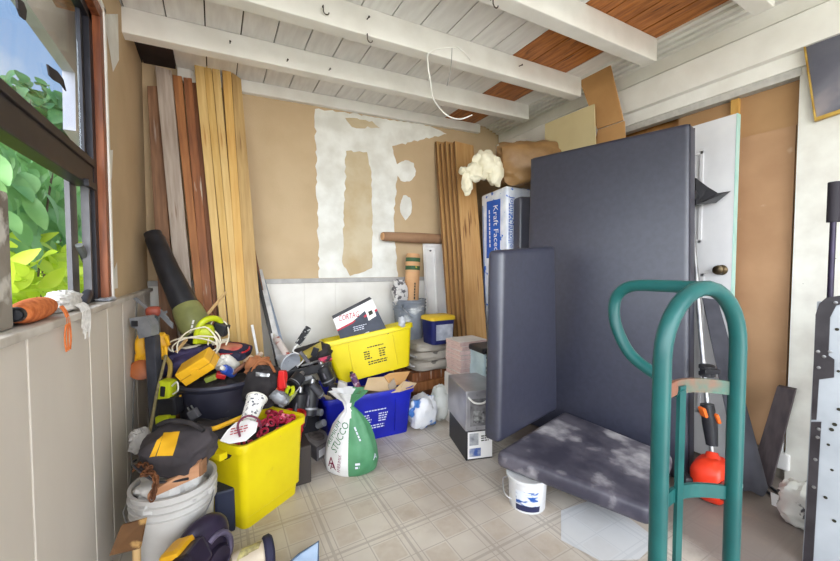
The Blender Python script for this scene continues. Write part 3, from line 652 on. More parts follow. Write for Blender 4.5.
for A,B in zip(rings,rings[1:]):
    for k in range(nn):
        fc=mb.b.faces.new([A[k],A[(k+1)%nn],B[(k+1)%nn],B[k]]); x=(Mb.inverted()@fc.calc_center_median()).x
        fc.material_index=1 if x>.005 else 0
bag=mb.build('sack',[M_bagw,M_bagg],sbx,smooth=True)
def onbag(u,v,k=.0): # point on the front of the sack: u across (-1..1), v height
    r_=.15
    for (ra,za),(rb,zb_) in zip(prof[1:],prof[2:]):
        if za<=v<=zb_: r_=ra+(rb-ra)*(v-za)/(zb_-za); break
    x=u*r_; y=-math.sqrt(max(0,r_*r_-x*x))*.62
    return Mb@V((x*1.05,y*1.08-.006-k,v))
M_gink=mat('green_print',S(40,104,62),rough=.6); M_mink=mat('maroon_print',S(120,24,64),rough=.6)
def bagtext(t,u,v,up,right,h,m,w=None): text('lettering',t,m,onbag(u,v),Mb.to_3x3()@V(right),Mb.to_3x3()@V(up),h,bag,th=.004,width=w,wrap=bag)
bagtext('STUCCO',-.38,.225,(-.9,.0,.42),(.42,-.12,.9),.040,M_gink,.165)
bagtext('PREMIUM',-.74,.235,(-.9,.1,.42),(.42,-.05,.9),.022,M_gink,.15)
bagtext('AMERIMIX',-.30,.085,(-.99,.0,.1),(.1,-.05,.99),.018,M_mink,.10)
bagtext('A',-.62,.085,(-.1,.0,.99),(.99,-.35,.1),.055,M_mink)
bagtext('A',-.56,.065,(-.1,.0,.99),(.99,-.35,.1),.045,M_mink)
printing(M_winkk,onbag(.45,.25,.004),Mb.to_3x3()@V((.4,-.1,-.9)),Mb.to_3x3()@V((.85,0,.5)),.09,1,.018,bag,.5,th=.006)
printing(M_winkk,onbag(.35,.085,.004),Mb.to_3x3()@V((1,.2,0)),Mb.to_3x3()@V((0,0,1)),.03,2,.02,bag,.6,th=.006)
bagtext('A',.93,.10,(0,0,1),(.7,.7,0),.035,M_winkk)
# -- printed box left of the bag
b0=[onz(317,462),onz(336,449),onz(314,437),onz(298,446)]
z1=V((0,0,.085)); pb=thing('tile_cutter_box','low grey printed box lying on the floor left of the stucco bag','box',tuple(sum(b0,V())/4))
MB().hexa([b0[0],b0[1],b0[1]+z1,b0[0]+z1,b0[3],b0[2],b0[2]+z1,b0[3]+z1],.003).build('box_body',mat('grey_print_box',S(92,88,92),S(120,116,118),14,.6),pb)
tq=lambda u,v,k:(b0[0]*(1-u)+b0[1]*u)*(1-v)+(b0[3]*(1-u)+b0[2]*u)*v+z1+V((0,0,k))
MB().poly([tq(.04,.04,.001),tq(.96,.04,.001),tq(.96,.96,.001),tq(.04,.96,.001)]).build('top_label',mat('grey_label',S(176,170,166),S(146,140,138),16,.6),pb)
MB().poly([tq(.5+.3*math.cos(t*.4),.5+.33*math.sin(t*.4),.002) for t in range(16)]).build('picture',mat('dark_picture',S(88,78,76),S(150,140,134),22,.6),pb)
MB().poly([b0[0].lerp(b0[1],.1)+z1*.2+V((-.001,-.002,0)),b0[0].lerp(b0[1],.55)+z1*.2+V((-.001,-.002,0)),b0[0].lerp(b0[1],.55)+z1*.75+V((-.001,-.002,0)),b0[0].lerp(b0[1],.1)+z1*.75+V((-.001,-.002,0))]).build('side_label',M_bagw,pb)
# ================================================================ back row: lumber, cement bags, bucket, panel, ply
for i in range(4):
    z=.078*i
    MB().box((1.40+.02*(i%2),2.62-.012*(i%3),z),(1.98-.03*(i%2),2.99,z+.074),.004,M=None).build('lumber_plank',[Wd[2],Wd[4],Wd[2],Wd[3]][i],None,['lowest wooden plank under the cement bags','second plank from the floor under the cement bags','third plank from the floor under the cement bags','topmost plank directly under the cement bags'][i],'plank','planks under the cement bags')
M_cem=mat('cement_paper',S(196,188,178),S(168,160,150),7,.8,.25,c3=S(110,104,100),sc3=10,lo3=.64,hi3=.68)
for i in range(3):
    z=.318+.08*i; cbg=MB().blob((1.75+.02*(i%2),2.745+.01*i,z+.042),(.315,.185,.046),M=rotm(0,0,-3+4*i),e=4.5,nz=.10,fr=2.2,seed=i+3,nu=44,nv=14).build('cement_bag',M_cem,None,['bottom cement bag lying on the planks','middle cement bag of the three on the planks','top cement bag, under the grey bucket'][i],'bag','cement bags on the planks',smooth=True)
    MB().blob((1.445+.02*i,2.745,z+.042),(.02,.12,.012),e=3,nu=12,nv=6).build('bag_end_seam',M_bagw,cbg,smooth=True)
def bucket(loc,r0,r1,h,m,name,label,bail=True,lid=None,ribs=True,n=36,rz=0,drop=False):
    o=thing(name,label,'bucket',loc,rz)
    pf=[(r0,0)]+[(r0+(r1-r0)*.7,h*.70)]
    if ribs:
        for k in (.74,.82,.90): rr=r0+(r1-r0)*k; pf+=[(rr,h*k),(rr+.010,h*(k+.004)),(rr+.010,h*(k+.018)),(rr,h*(k+.024))]
    pf+=[(r1,h*.985),(r1+.006,h*.985),(r1+.006,h),(r1-.006,h),(r1-.010,h*.97),(r0-.004,.006)]
    MB().lathe(pf,n).build('body',m,o,world=False,smooth=True)
    if bail:
        P=[V((-(r1+.012),0,h*.86)),V((-(r1+.02),-.03,h*.80))]+[V((-(r1+.02)*math.cos(math.radians(a)),-.03-(r1*.9)*math.sin(math.radians(a))*.35-.02,h*.80-(h*.30)*math.sin(math.radians(a)))) for a in range(15,180,15)]+[V(((r1+.02),-.03,h*.80)),V(((r1+.012),0,h*.86))]
        MB().tube(P,.003,6).build('wire_handle',M_steel,o,world=False,smooth=True)
        for sx in (-1,1): MB().lathe([(.018,0),(.016,.012),(.006,.014)],14,along(V((sx*(r1-.002),0,h*.86)),V((sx*(r1+.1),0,h*.86)))).build('ear',m,o,world=False,smooth=True)
    return o
M_gal=mat('plaster_splashed_grey',S(150,156,166),S(112,118,130),5,.5,.15,c3=S(216,218,220),sc3=7,lo3=.55,hi3=.64)
gbk=at(409.5,322,3.28); bucket((gbk.x,gbk.y,.545),.125,.148,.365,M_gal,'plaster_bucket','plaster-splashed grey bucket standing on the cement bags',rz=.6)
# roll of brown paper standing in that bucket
M_kraft=mat('kraft_paper',S(212,166,122),S(196,148,104),5,.7,.1); M_gband=mat('green_band',S(50,84,50),S(196,176,60),20,.6,lo=.6,hi=.65)
a=V((gbk.x+.005,gbk.y,.58)); b=V((gbk.x+.05,gbk.y+.02,1.32))
kr=MB().tube([a,a.lerp(b,.5),b-(b-a).normalized()*.02,b],[.066,.066,.066,.058],22).build('paper_roll',M_kraft,None,'brown paper roll with green band standing in the grey bucket','paper roll',smooth=True)
for f0,f1,mm in ((.80,.85,M_gband),(.85,.90,M_kraft),(.90,.95,M_gband)): MB().tube([a.lerp(b,f0),a.lerp(b,f1)],.0675,22,cap=False).build('band',mm,kr,smooth=True)
printing(M_ink,a.lerp(b,.55)-FW*.069+RT*.028,(b-a),-RT,.16,1,.02,kr,.6)
M_news=mat('newsprint',S(210,206,204),S(96,92,96),24,.8,.3,lo=.52,hi=.58,c3=S(190,60,70),sc3=12,lo3=.68,hi3=.7)
MB().blob(V((gbk.x-.105,gbk.y-.01,.97)),(.07,.045,.10),nz=.35,seed=9,e=3,nu=20,nv=12).build('newspaper_bundle',M_news,None,'crumpled printed paper stuffed in the grey bucket left of the roll','paper',smooth=True)
# blue tub with yellow lid
q=at(438,326,3.06); tb=thing('detergent_tub','dark blue plastic tub with yellow lid and white label, right of the grey bucket','tub',(q.x,q.y,.56))
M_navy=mat('navy_plastic',S(34,40,104),S(28,34,84),9,.4)
zz=.56; mb=MB(); loft(mb,[[(q.x+x,q.y+y,zz+z) for x,y,z in lev(.21,.17,.03,0)],[(q.x+x,q.y+y,zz+z) for x,y,z in lev(.23,.19,.03,.2)]],True,True); mb.build('body',M_navy,tb,smooth=True)
mb=MB(); loft(mb,[[(q.x+x,q.y+y,zz+z) for x,y,z in lev(.245,.20,.03,k)] for k in (.2,.225)]+[[(q.x+x,q.y+y,zz+z) for x,y,z in lev(.22,.17,.03,.235)]],True,True); mb.build('lid',mat('yellow_lid',S(226,190,50),rough=.45),tb,smooth=True)
MB().poly([(q.x-.075,q.y-.092,zz+.035),(q.x+.085,q.y-.092,zz+.035),(q.x+.088,q.y-.0965,zz+.165),(q.x-.078,q.y-.0965,zz+.165)]).build('label_sticker',mat('pale_label',S(198,202,214),S(160,166,182),18,.5),tb)
# white moulded panel leaning above it
M_wp=mat('white_enamel',S(236,234,232),S(222,220,220),5,.4)
P=[ony(426,308,3.0),ony(447,309,3.0),ony(444,241,3.045),ony(422,242,3.045)]; zb=.568
P[0].z=P[1].z=zb; wpn=thing('access_panel','white moulded panel with raised rails leaning behind the blue tub','panel',tuple((P[0]+P[1])/2)); ex=V((.12,0,0))
P[1]+=ex; P[2]+=ex
MB().slab([p+V((0,-.022,0)) for p in P],(0,.016,0),.006).build('panel_body',M_wp,wpn)
g=lambda u,v,k:(P[0]*(1-u)+P[1]*u)*(1-v)+(P[3]*(1-u)+P[2]*u)*v+V((0,-.022-k,0))
for u0,u1,v0,v1 in ((.30,.36,.08,.92),(.62,.70,.04,.5),(.02,.07,.02,.98),(.07,.9,.94,.98)): MB().slab([g(u0,v0,.018),g(u1,v0,.018),g(u1,v1,.018),g(u0,v1,.018)],(0,.018,0),.004).build('rail',M_wp,wpn)
MB().lathe([(.008,0),(.008,.012)],10,along(g(.2,.9,0),g(.2,.9,.1))).build('fixing_stud',M_dk,wpn)
# long roll of brown paper lying over panel top against the wall
a,b=ony(383,240,2.985),ony(446,237,2.985); a.z=b.z=max(1.475,(a.z+b.z)/2)
b=b+V((.05,0,0)); rl=MB().tube([a,a.lerp(b,.1),a.lerp(b,.5),b],[.040,.042,.05,.046],18).build('paper_roll',mat('brown_masking_paper',S(164,128,98),S(140,106,80),5,.75,.15,c3=S(90,66,50),sc3=6,lo3=.66,hi3=.72),None,'brown masking paper roll lying level against the back wall','paper roll',smooth=True)
MB().tube([a-V((.012,0,0)),a+V((.02,0,0))],[.034,.036],16).build('core',M_kraft,rl,smooth=True)
# plywood sheets, edges towards us
M_plyf=[woodm('plywood_face_%s'%k,c1,c2,c3,s) for k,c1,c2,c3,s in (('a',(194,152,98),(176,130,78),(120,80,44),3),('b',(184,142,92),(160,116,70),(104,68,40),4))]
M_edge=mat('ply_edge',S(170,126,78),S(92,64,42),3,.8,.2,st=(30,30,.8))
for i in range(5):
    c_=2.44+.052*(4-i); 
    def onq(x,y): rr=ray(x,y); t=(c_+.15*CAMH)/(rr.y-.15*rr.z); return CO+rr*t
    A,B=onq(436.5+4.6*i,141+2*(i%2)),onq(447.5+4.4*i,300); G=B+(A-B)*((B.z)/(B.z-A.z)); ax=(A-G)
    z=ax.normalized(); x=(V((1,0,0))-z*z.x).normalized(); y=z.cross(x); Mo=Matrix(((x.x,y.x,z.x,G.x),(x.y,y.y,z.y,G.y),(x.z,y.z,z.z,G.z),(0,0,0,1)))
    mb=MB().box((0,0,.01),(.25-.008*i,.030,ax.length),.003)
    for f in mb.b.faces:
        f.material_index=1 if abs(f.normal.x)>.6 else 0
    o=mb.build('plywood_sheet',[M_plyf[i%2],M_edge],None,['rearmost plywood sheet in the stack on the back wall','second plywood sheet from the wall in the stack','middle plywood sheet of the stack on the back wall','second plywood sheet from the front of the stack','front plywood sheet with knots, left of the insulation pack'][i],'plywood','plywood sheets on the back wall',base=False); o.matrix_world=Mo
# ================================================================ insulation
M_jm=mat('white_blue_wrap',S(232,234,240),S(206,212,226),12,.4,.25,c3=S(60,110,200),sc3=16,lo3=.64,hi3=.66); M_bluel=mat('blue_label',S(28,92,190),S(24,80,172),9,.4)
ip=thing('insulation_pack','white and blue printed insulation pack standing between the plywood and the black pads','insulation pack',(2.33,2.46,0))
x0,y0,x1,y1,zt=2.15,2.30,2.52,2.64,1.86
MB().hexa([(x0+.07,y0,0),(x1,y0,0),(x1,y0,zt+.03),(x0,y0,zt+.03),(x0+.07,y1,0),(x1,y1,0),(x1,y1,zt),(x0,y1,zt)],.03,4).build('wrapper',M_jm,ip,smooth=True)
sl=lambda y,z,k=.003:V((x0+.07*(1-z/zt)-k,y,z))
MB().poly([sl(2.575,1.28),sl(2.395,1.28),sl(2.375,1.79),sl(2.555,1.79)]).build('label_panel',M_bluel,ip)
MB().poly([sl(2.615,.4,.0035),sl(2.605,.4,.0035),sl(2.605,1.76,.0035),sl(2.615,1.76,.0035)]).build('label_stripe',M_bluel,ip)
text('lettering','Kraft Faced',M_boxw,sl(2.44,1.54,.004),(.0376,0,-1),(0,-1,0),.06,ip,width=.40,th=.001)
printing(M_boxw,sl(2.52,1.53,.004),(.0376,0,-1),(0,-1,0),.36,1,.028,ip,.5)
text('lettering','Johns Manville',M_bluel,V((x0+.062,y0-.002,1.58)),(0,0,-1),(1,0,0),.05,ip,width=.44,th=.002)
printing(M_bluel,V((x0+.030,y0-.002,1.56)),(0,0,-1),(1,0,0),.36,1,.02,ip,.5)
for z in (.5,.8,1.12): printing(M_bluel,sl(2.47,z,.004),(.0376,0,-1),(0,-1,0),.24,3,.035,ip,.45,seed=int(z*10))
M_kb=mat('kraft_sack',S(158,122,80),S(126,94,58),6,.4,.9,st=(1,1,1)); M_fluff=mat('white_fibre',S(232,226,204),S(222,214,188),16,.95,.5)
c=(at(497,172,3.13)+at(566,172,3.13))/2; c.z=max(c.z,2.075); kbx=thing('insulation_roll','crumpled brown kraft insulation roll with white fluff bursting out, lying on the printed pack','insulation roll',(c.x,c.y,1.895))
Mk=frame(c,RT+V((0,.0,0)),FW)
MB().blob((0,0,0),(.31,.17,.185),M=Mk,e=4.0,nz=.15,fr=2.2,seed=5,nu=48,nv=28).build('kraft_wrap',M_kb,kbx,smooth=True)
def fl(px,py,d,r,sd): 
    return (at(px,py,d),r,sd)
mb=MB()
for px,py,d,r,sd in ((486,165,2.98,(.12,.08,.115),1),(475,172,2.95,(.09,.06,.075),2),(467,184,2.94,(.045,.04,.085),4),(495,172,2.97,(.07,.06,.12),5),(464,171,2.95,(.04,.04,.03),8)): mb.blob(at(px,py,d),r,nz=.30,fr=1.5,seed=sd,nu=44,nv=28,e=2.2)
mb.build('fluff',M_fluff,kbx,smooth=True)
text('lettering','W',M_ink,c-FW*.178+RT*.02+V((0,0,-.05)),RT,UP,.075,kbx)
# ================================================================ right-middle: tiles, storage box, heater, printed box, bags
M_pink=mat('pinkish_tile_edge',S(214,186,180),S(190,160,156),30,.7,st=(1,1,8)); 
M_ptop=mat('white_tile_top',S(228,222,218),S(210,204,200),7,.6)
st0=at(467,352,2.78)
MB().box((st0.x-.13,st0.y-.10,.0),(st0.x+.14,st0.y+.12,.385),.006).build('white_carton',M_ptop,None,'plain white carton on the floor under the stack of tiles','box')
for i in range(8):
    z=.387+.033*i; a=R.uniform(-.012,.012)
    t=thing('floor_tile_pack','pinkish-white tile pack, %s of the stack behind the steel heater'%['lowest','second from bottom','third from bottom','fourth from bottom','fourth from top','third from top','second from top','topmost'][i],'tiles',(st0.x+a,st0.y+a*.6,z),R.uniform(-.05,.05),'tile packs stacked behind the heater')
    MB().box((-.125,-.10,0),(.125,.10,.030),.003).build('tile_edge',M_pink,t,world=False); MB().box((-.124,-.099,.0302),(.124,.099,.0315)).build('top_face',M_ptop,t,world=False)
q=at(485,352,2.60); zb=q.z
sbx2=thing('storage_box','clear storage box with black lid beside the tile stack','storage box',(q.x+.05,q.y+.02,.0)); q=V((q.x+.05,q.y+.02,0))
Mq=frame(q,(.92,-.1,0),(.1,.92,0))
MB().box((-.11,-.10,0),(.13,.12,.385),.004,M=Mq).build('lower_carton',M_ptop,sbx2)
MB().box((-.11,-.10,.39),(.13,.12,.60),.012,M=Mq).build('box_body',mat('pale_box_plastic',S(186,204,208),S(160,180,186),9,.35),sbx2)
MB().box((-.125,-.115,.595),(.145,.135,.635),.012,M=Mq).build('lid',M_blk,sbx2)
mb=MB(); mb.tube([Mq@V(p) for p in ((-.12,-.12,.60),(-.12,-.135,.625),(.12,-.135,.625),(.12,-.12,.60))],.006,8); mb.build('lid_handle',M_blk,sbx2,smooth=True)
MB().poly([Mq@V(p) for p in ((-.09,-.1015,.45),(.0,-.1015,.45),(.0,-.1015,.57),(-.09,-.1015,.57))]).build('label_sticker',mat('teal_label',S(60,96,104),S(214,220,218),26,.5,lo=.48,hi=.52),sbx2)
# lower printed box and steel heater on it
l0,l1=onz(466,461),onz(456,446); r0=l0
dl=(l1-l0).normalized()*.34; drr=(V((dl.y,-dl.x,0))).normalized()*.175
f=[l0,l0+drr,l0+drr+V((0,0,.188)),l0+V((0,0,.188))]; k=[p+dl for p in f]
lb=thing('appliance_box','black and white printed appliance carton under the steel heater','box',tuple(l0+(dl+drr)/2))
MB().hexa(f+k,.003).build('box_body',M_blk,lb)
fn=(dl.normalized())*-.0015
fp=lambda u,v:l0+drr*u+V((0,0,.188*v))+fn
MB().poly([fp(.06,.05),fp(.99,.05),fp(.99,.95),fp(.06,.95)]).build('white_face',M_boxw,lb)
fn=fn*2
MB().poly([fp(.12,.50),fp(.46,.50),fp(.46,.90),fp(.12,.90)]).build('picture',mat('grey_picture',S(120,122,130),S(190,192,196),20,.5),lb)
MB().poly([fp(.12,.12),fp(.55,.12),fp(.55,.40),fp(.12,.40)]).build('picture',mat('blue_picture',S(60,90,160),S(190,192,196),20,.5),lb)
printing(M_ink,fp(.72,.72)+fn,drr,(0,0,1),.06,3,.014,lb,.5)
z0=.19; zt=.44; l0b=V((l0.x-.012,l0.y-.01,z0)); dl=dl.normalized()*.36; drr=drr.normalized()*.24
M_ss=mat('brushed_steel',S(182,180,184),S(160,158,164),8,.34,.0,metal=.55)
hx=thing('wall_heater','brushed steel heater box with white cable sitting on the printed appliance carton','heater',tuple(l0b+(dl+drr)/2))
f=[l0b,l0b+drr,l0b+drr+V((0,0,.25)),l0b+V((0,0,.25))]; k=[p+dl for p in f]
MB().hexa(f+k,.006).build('casing',M_ss,hx)
fn=(dl.normalized())*-.002; hp_=lambda u,v,e=1:l0b+drr*u+V((0,0,.25*v))+fn*e
MB().poly([hp_(.12,.12),hp_(.62,.12),hp_(.62,.80),hp_(.12,.80)]).build('control_panel',mat('panel_grey',S(92,90,94),S(140,138,140),22,.4),hx)
MB().poly([hp_(.2,.2,2),hp_(.5,.2,2),hp_(.5,.5,2),hp_(.2,.5,2)]).build('rating_label',mat('dark_label',S(60,60,64),S(170,170,170),40,.5),hx)
for u,v in ((.07,.06),(.3,.06),(.55,.06),(.07,.93),(.3,.9),(.55,.9)):
    MB().lathe([(.006,0),(.005,.004),(.002,.005)],8,along(hp_(u,v),hp_(u,v,9))).build('screw',M_steel,hx)
MB().tube(smoothpts([hp_(.06,.86,3),hp_(.2,.74,12),hp_(.42,.72,14),hp_(.62,.80,8),hp_(.8,.82,4)],5),.006,8).build('cable',mat('white_cable',S(226,224,220),rough=.5),hx,smooth=True)
# carrier bags on the floor
M_pbag=mat('white_blue_bag',S(226,226,230),S(196,200,212),7,.5,.35,c3=S(70,120,190),sc3=9,lo3=.56,hi3=.6)
q=onz(424,430); MB().blob(V((q.x+.02,q.y+.06,.115)),(.115,.09,.115),nz=.28,fr=1.7,seed=12,e=2.6,nu=36,nv=20).build('plastic_bag',M_pbag,None,'white and blue plastic bag slumped right of the blue bin','bag',smooth=True)
q=onz(446,424); MB().blob(V((q.x+.01,q.y+.09,.135)),(.07,.07,.135),nz=.25,fr=1.8,seed=15,e=2.6,nu=28,nv=18).build('plastic_bag',mat('white_green_bag',S(222,224,222),S(196,200,196),7,.5,.3,c3=S(120,160,130),sc3=9,lo3=.62,hi3=.66),None,'white plastic bag with green print beside the steel heater','bag',smooth=True)
# small pail under the seat pad
q=onz(533,516); u=V((q.x,q.y,0)).normalized(); pc=q+V((FW.x,FW.y,0)).normalized()*.098
M_pail=mat('white_pail',S(222,222,224),S(196,196,200),6,.45,.1,c3=S(130,128,130),sc3=9,lo3=.64,hi3=.7)
pa=bucket((pc.x,pc.y,0),.088,.095,.150,M_pail,'joint_compound_pail','small white joint-compound pail with blue label under the edge of the dusty pad',bail=False,ribs=False)
MB().lathe([(.102,.140),(.104,.146),(.104,.156),(.098,.158),(.09,.152),(.0,.152)],32,cap0=False,cap1=False).build('lid',M_pail,pa,world=False,smooth=True)
mb=MB(); aa=math.atan2(-FW.y,-FW.x)
mb.sheet(lambda s,t:((.0895+.006*t)*math.cos(aa-.9+1.2*s),(.0895+.006*t)*math.sin(aa-.9+1.2*s),.025+.085*t),14,1); mb.build('label_sticker',mat('blue_white_label',S(36,84,160),S(214,218,226),20,.5,lo=.47,hi=.53,st=(.6,.6,2)),pa,world=False,smooth=True)
mb=MB(); mb.sheet(lambda s,t:((.0897+.004*t)*math.cos(aa-.9+1.3*s),(.0897+.004*t)*math.sin(aa-.9+1.3*s),.010+.03*t),14,1); mb.build('lower_band',mat('navy_band',S(40,44,78),rough=.5),pa,world=False,smooth=True)
sd=V((math.cos(aa-1.5),math.sin(aa-1.5),0)); up_=V((0,0,1))
MB().tube(smoothpts([sd*.10+up_*.14,sd*.125+up_*.13,sd*.13+up_*.09+V((FW.x,FW.y,0))*-.05,sd*.10+up_*.07+V((FW.x,FW.y,0))*-.07],4),.003,6).build('wire_handle',M_steel,pa,world=False,smooth=True)
# ================================================================ left-hand clutter
M_black=mat('black_tub_plastic',S(34,34,46),S(48,48,62),6,.38,.06,c3=S(92,92,104),sc3=8,lo3=.68,hi3=.78)
M_cloth=mat('black_cloth',S(36,33,36),S(54,50,52),14,.9,.25); M_navyc=mat('navy_cloth',S(46,44,72),S(32,32,54),7,.75,.25); M_purp=mat('purple_nylon',S(62,54,92),S(36,34,58),6,.6,.25)
M_lime=mat('lime_plastic',S(196,206,36),S(180,190,26),9,.4); M_limed=mat('smoky_green_plastic',S(134,136,84),S(104,106,66),6,.35); M_org=mat('orange_plastic',S(232,110,40),rough=.45)
M_yg=mat('tool_yellow',S(240,184,40),S(226,166,26),9,.45); M_grey=mat('grey_casting',S(152,154,160),S(122,124,130),10,.45,.1,metal=.4); M_redp=mat('red_plastic',S(206,40,40),S(180,28,32),9,.4)
M_wcord=mat('cream_cord',S(224,216,196),rough=.6); M_stick=mat('tan_stick',S(204,170,120),S(184,148,98),7,.6)
# dark cases under the heap
tc_=thing('tool_case','large black tool case on the floor carrying the black tub','tool case',(.02,2.36,0))
MB().box((-.20,2.12,0),(.25,2.58,.241),.015).build('case_body',M_blk,tc_); MB().box((-.205,2.115,.15),(.255,2.585,.165),.004).build('lid_seam',M_dk,tc_)
for x in (-.1,.14): MB().box((x,2.105,.12),(x+.05,2.122,.18),.004).build('latch',M_dk,tc_)
# black tub
tub=thing('rubber_tub','round black rubber tub full of oddments, behind the front yellow bin','tub',(.02,2.34,.243))
MB().lathe([(.18,0),(.19,.01),(.212,.30),(.226,.312),(.232,.325),(.226,.338),(.214,.338),(.202,.32),(.175,.02)],44).build('body',M_black,tub,world=False,smooth=True)
for s_ in (-1,1): MB().box((s_*.229-.02,-.05,.30),(s_*.235+.02,.05,.325),.008).build('grip',M_black,tub,world=False)
def boxat(name,px,py,d,size,m,label,cat,rot=(0,0,0),parent=None,group=None,bev=.006,k=0):
    """box of real size centred at a point seen at (px,py); rot about camera-aligned axes"""
    c=at(px,py,d); M=frame(c,RT,V((0,0,1)).cross(RT)) @ Euler([math.radians(a) for a in rot]).to_matrix().to_4x4()
    w,dd,h=size; return MB().box((-w/2,-dd/2,-h/2),(w/2,dd/2,h/2),bev,M=M).build(name,m,parent,label,cat,group)
def loc(px,py,d,rot=(0,0,0)):
    return frame(at(px,py,d),RT,V((0,0,1)).cross(RT)) @ Euler([math.radians(a) for a in rot]).to_matrix().to_4x4()
# filling of the tub (loose dark oddments down to the bottom)
yc=boxat('yellow_case',198,366,1.90,(.17,.12,.085),M_yg,'yellow plastic case tilted in the left of the black tub','case',(18,-32,8),bev=.008)
M_=loc(198,366,1.90,(18,-32,8)); MB().box((-.086,-.061,-.004),(.086,.061,.002),.001,M=M_).build('lid_seam',mat('ochre_seam',S(196,140,30),rough=.5),yc)
MB().box((-.02,-.066,-.012),(.02,-.058,.012),.002,M=M_).build('latch',M_yg,yc)
MB().blob((.02,2.34,.50),(.165,.165,.06),nz=.3,fr=4,seed=21,nu=40,nv=14,e=3).build('rag_heap',mat('dark_rags',S(40,38,42),S(86,80,78),12,.9,.4),None,'dark rags filling the black tub under the cans','rags',smooth=True)
def can(px,py,d,r,h,m,label,mtop=None,rot=(0,0,0),grp='cans and caps in the black tub',name='spray_can'):
    Mx=loc(px,py,d,rot); o=MB().lathe([(r,-h/2),(r,h/2-.012),(r*.8,h/2),(r*.5,h/2+.002)],18,Mx).build(name,m,None,label,'can',grp,smooth=True)
    MB().lathe([(r*.45,h/2),(r*.45,h/2+.022),(r*.3,h/2+.026)],14,Mx).build('cap',mtop or m,o,smooth=True); return o
M_capw=mat('white_cap',S(226,224,216),S(206,202,192),9,.45)
can(217,360,2.08,.028,.10,M_stick,'tan-topped can in the black tub beside the navy pouch',rot=(40,0,0)); can(221,366,2.03,.03,.10,M_capw,'white-capped can in the middle of the black tub',rot=(50,10,0)); can(230,362,2.06,.03,.10,M_capw,'rightmost white-capped can of the black tub',rot=(50,-15,0)); can(228,371,1.99,.026,.10,mat('blue_can',S(50,80,170),S(190,196,210),16,.35,lo=.5,hi=.55),'small blue can in the black tub',M_capw,rot=(60,0,0))
boxat('red_tool',221,375,1.98,(.05,.04,.03),M_redp,'small red plastic piece beside the blue can','tool',(10,20,30)); 
boxat('green_tool',211,378,1.96,(.06,.03,.03),mat('dull_green',S(150,160,70),rough=.5),'dull green tool tip below the yellow case','tool',(10,-20,10))
rod(at(232,374,2.0),at(250,360,2.1),.012,'brush',mat('brown_handle',S(130,86,66),S(100,66,52),8,.6),'brown brush handle lying on the right rim of the black tub','brush',parts=(('bristles',.75,1.15,.022,mat('pale_bristle',S(206,180,156),S(170,140,118),30,.9,.4)),))
rod(at(246,368,2.08),at(262,353,2.18),.014,'wire_brush',mat('pale_brush',S(212,190,170),S(176,150,130),18,.8,.4),'pale wispy brush at the right edge of the black tub','brush',parts=(('ferrule',.2,.4,.016,M_steel),))
# red-trimmed navy pouch on the tub and purple nylon jacket
pz=thing('tool_pouch','navy pouch with red trim lying across the black tub','pouch',tuple(at(228,357,2.16)))
Mp=loc(228,351,2.16,(12,4,-6)); MB().blob((0,0,0),(.135,.085,.035),M=Mp,e=3,nz=.12,seed=31,nu=36,nv=14).build('pouch_body',M_navyc,pz,smooth=True)
MB().tube([Mp@V((.128*math.cos(a/24*6.283),.08*math.sin(a/24*6.283),.018)) for a in range(24)],.006,7,closed=True).build('red_trim',M_redp,pz,smooth=True)
mb=MB(); mb.blob((0,0,0),(.08,.045,.014),M=Mp@rotm(0,0,0,(.01,-.005,.03)),e=3,nu=24,nv=10); mb.build('tan_label',mat('pinkish_patch',S(206,150,120),S(176,60,60),9,.6),pz,smooth=True)
MB().blob((0,0,0),(.15,.08,.055),M=loc(182,360,2.02,(20,-16,5)),nz=.38,fr=1.6,seed=33,e=2.4,nu=40,nv=22).build('nylon_jacket',M_purp,None,'crumpled purple nylon jacket over the left rim of the black tub','jacket',smooth=True)
# cream cord coil on a white conduit, wooden stick
cdt=rod(at(176,351,2.02),at(229,340,2.12),.013,'conduit',mat('cream_plastic',S(222,214,196),S(206,196,176),9,.5),'cream plastic conduit lying over the black tub','conduit')
mb=[]
for k,(rx,ry,ph) in enumerate(((.14,.055,0),(.125,.045,.5),(.11,.06,1.1))):
    cc=at(193+3*k,347-k,2.0); mb+= [cc+RT*(rx*math.cos(t/16*6.283+ph))+UP*(ry*math.sin(t/16*6.283+ph)+.02*k*math.cos(t/16*6.28))-FW*(.02*math.sin(t/16*6.283)) for t in range(16)]
MB().tube(smoothpts(mb,3),.0042,6).build('cord_coil',M_wcord,None,'loose coil of cream cord hung over the cream conduit','cord',smooth=True)
MB().tube(smoothpts([at(208,345,2.0),at(212,322,2.1),at(225,322,2.12),at(229,335,2.08),at(226,345,2.04)],5),.004,6).build('cord',M_wcord,None,'cream cord loop rising beside the leaf blower handle','cord',smooth=True)
o=rod(at(176,352,1.98),at(226,292,2.30),.0095,'wooden_stick',M_stick,'thin tan wooden stick slanting across the leaf blower','stick',6)
# leaf blower
bl_=thing('leaf_blower','lime and black leaf blower standing nozzle-up against the lumber','leaf blower',tuple(at(200,340,2.1)))
n0,n1,n2,n3=at(152.5,233,2.20),at(168,270,2.18),at(186,307,2.15),at(200,335,2.11)
MB().tube([n0,n0.lerp(n1,.12),n0.lerp(n1,.16),n1,n2],[.046,.046,.051,.060,.072],24).build('nozzle_tube',M_blk,bl_,smooth=True)
MB().tube([n2,n2.lerp(n3,.15),n2.lerp(n3,.6),n3],[.073,.08,.086,.076],24).build('fan_housing',M_limed,bl_,smooth=True)
MB().tube([n3,n3+(n3-n2).normalized()*.03],[.086,.065],24).build('intake_guard',M_blk,bl_,smooth=True)
MB().tube(smoothpts([at(196,343,2.02),at(199,327,2.01),at(208,319,2.04),at(219,320,2.10),at(222,330,2.14)],5),[.017]*21,10).build('handle',M_lime,bl_,smooth=True)
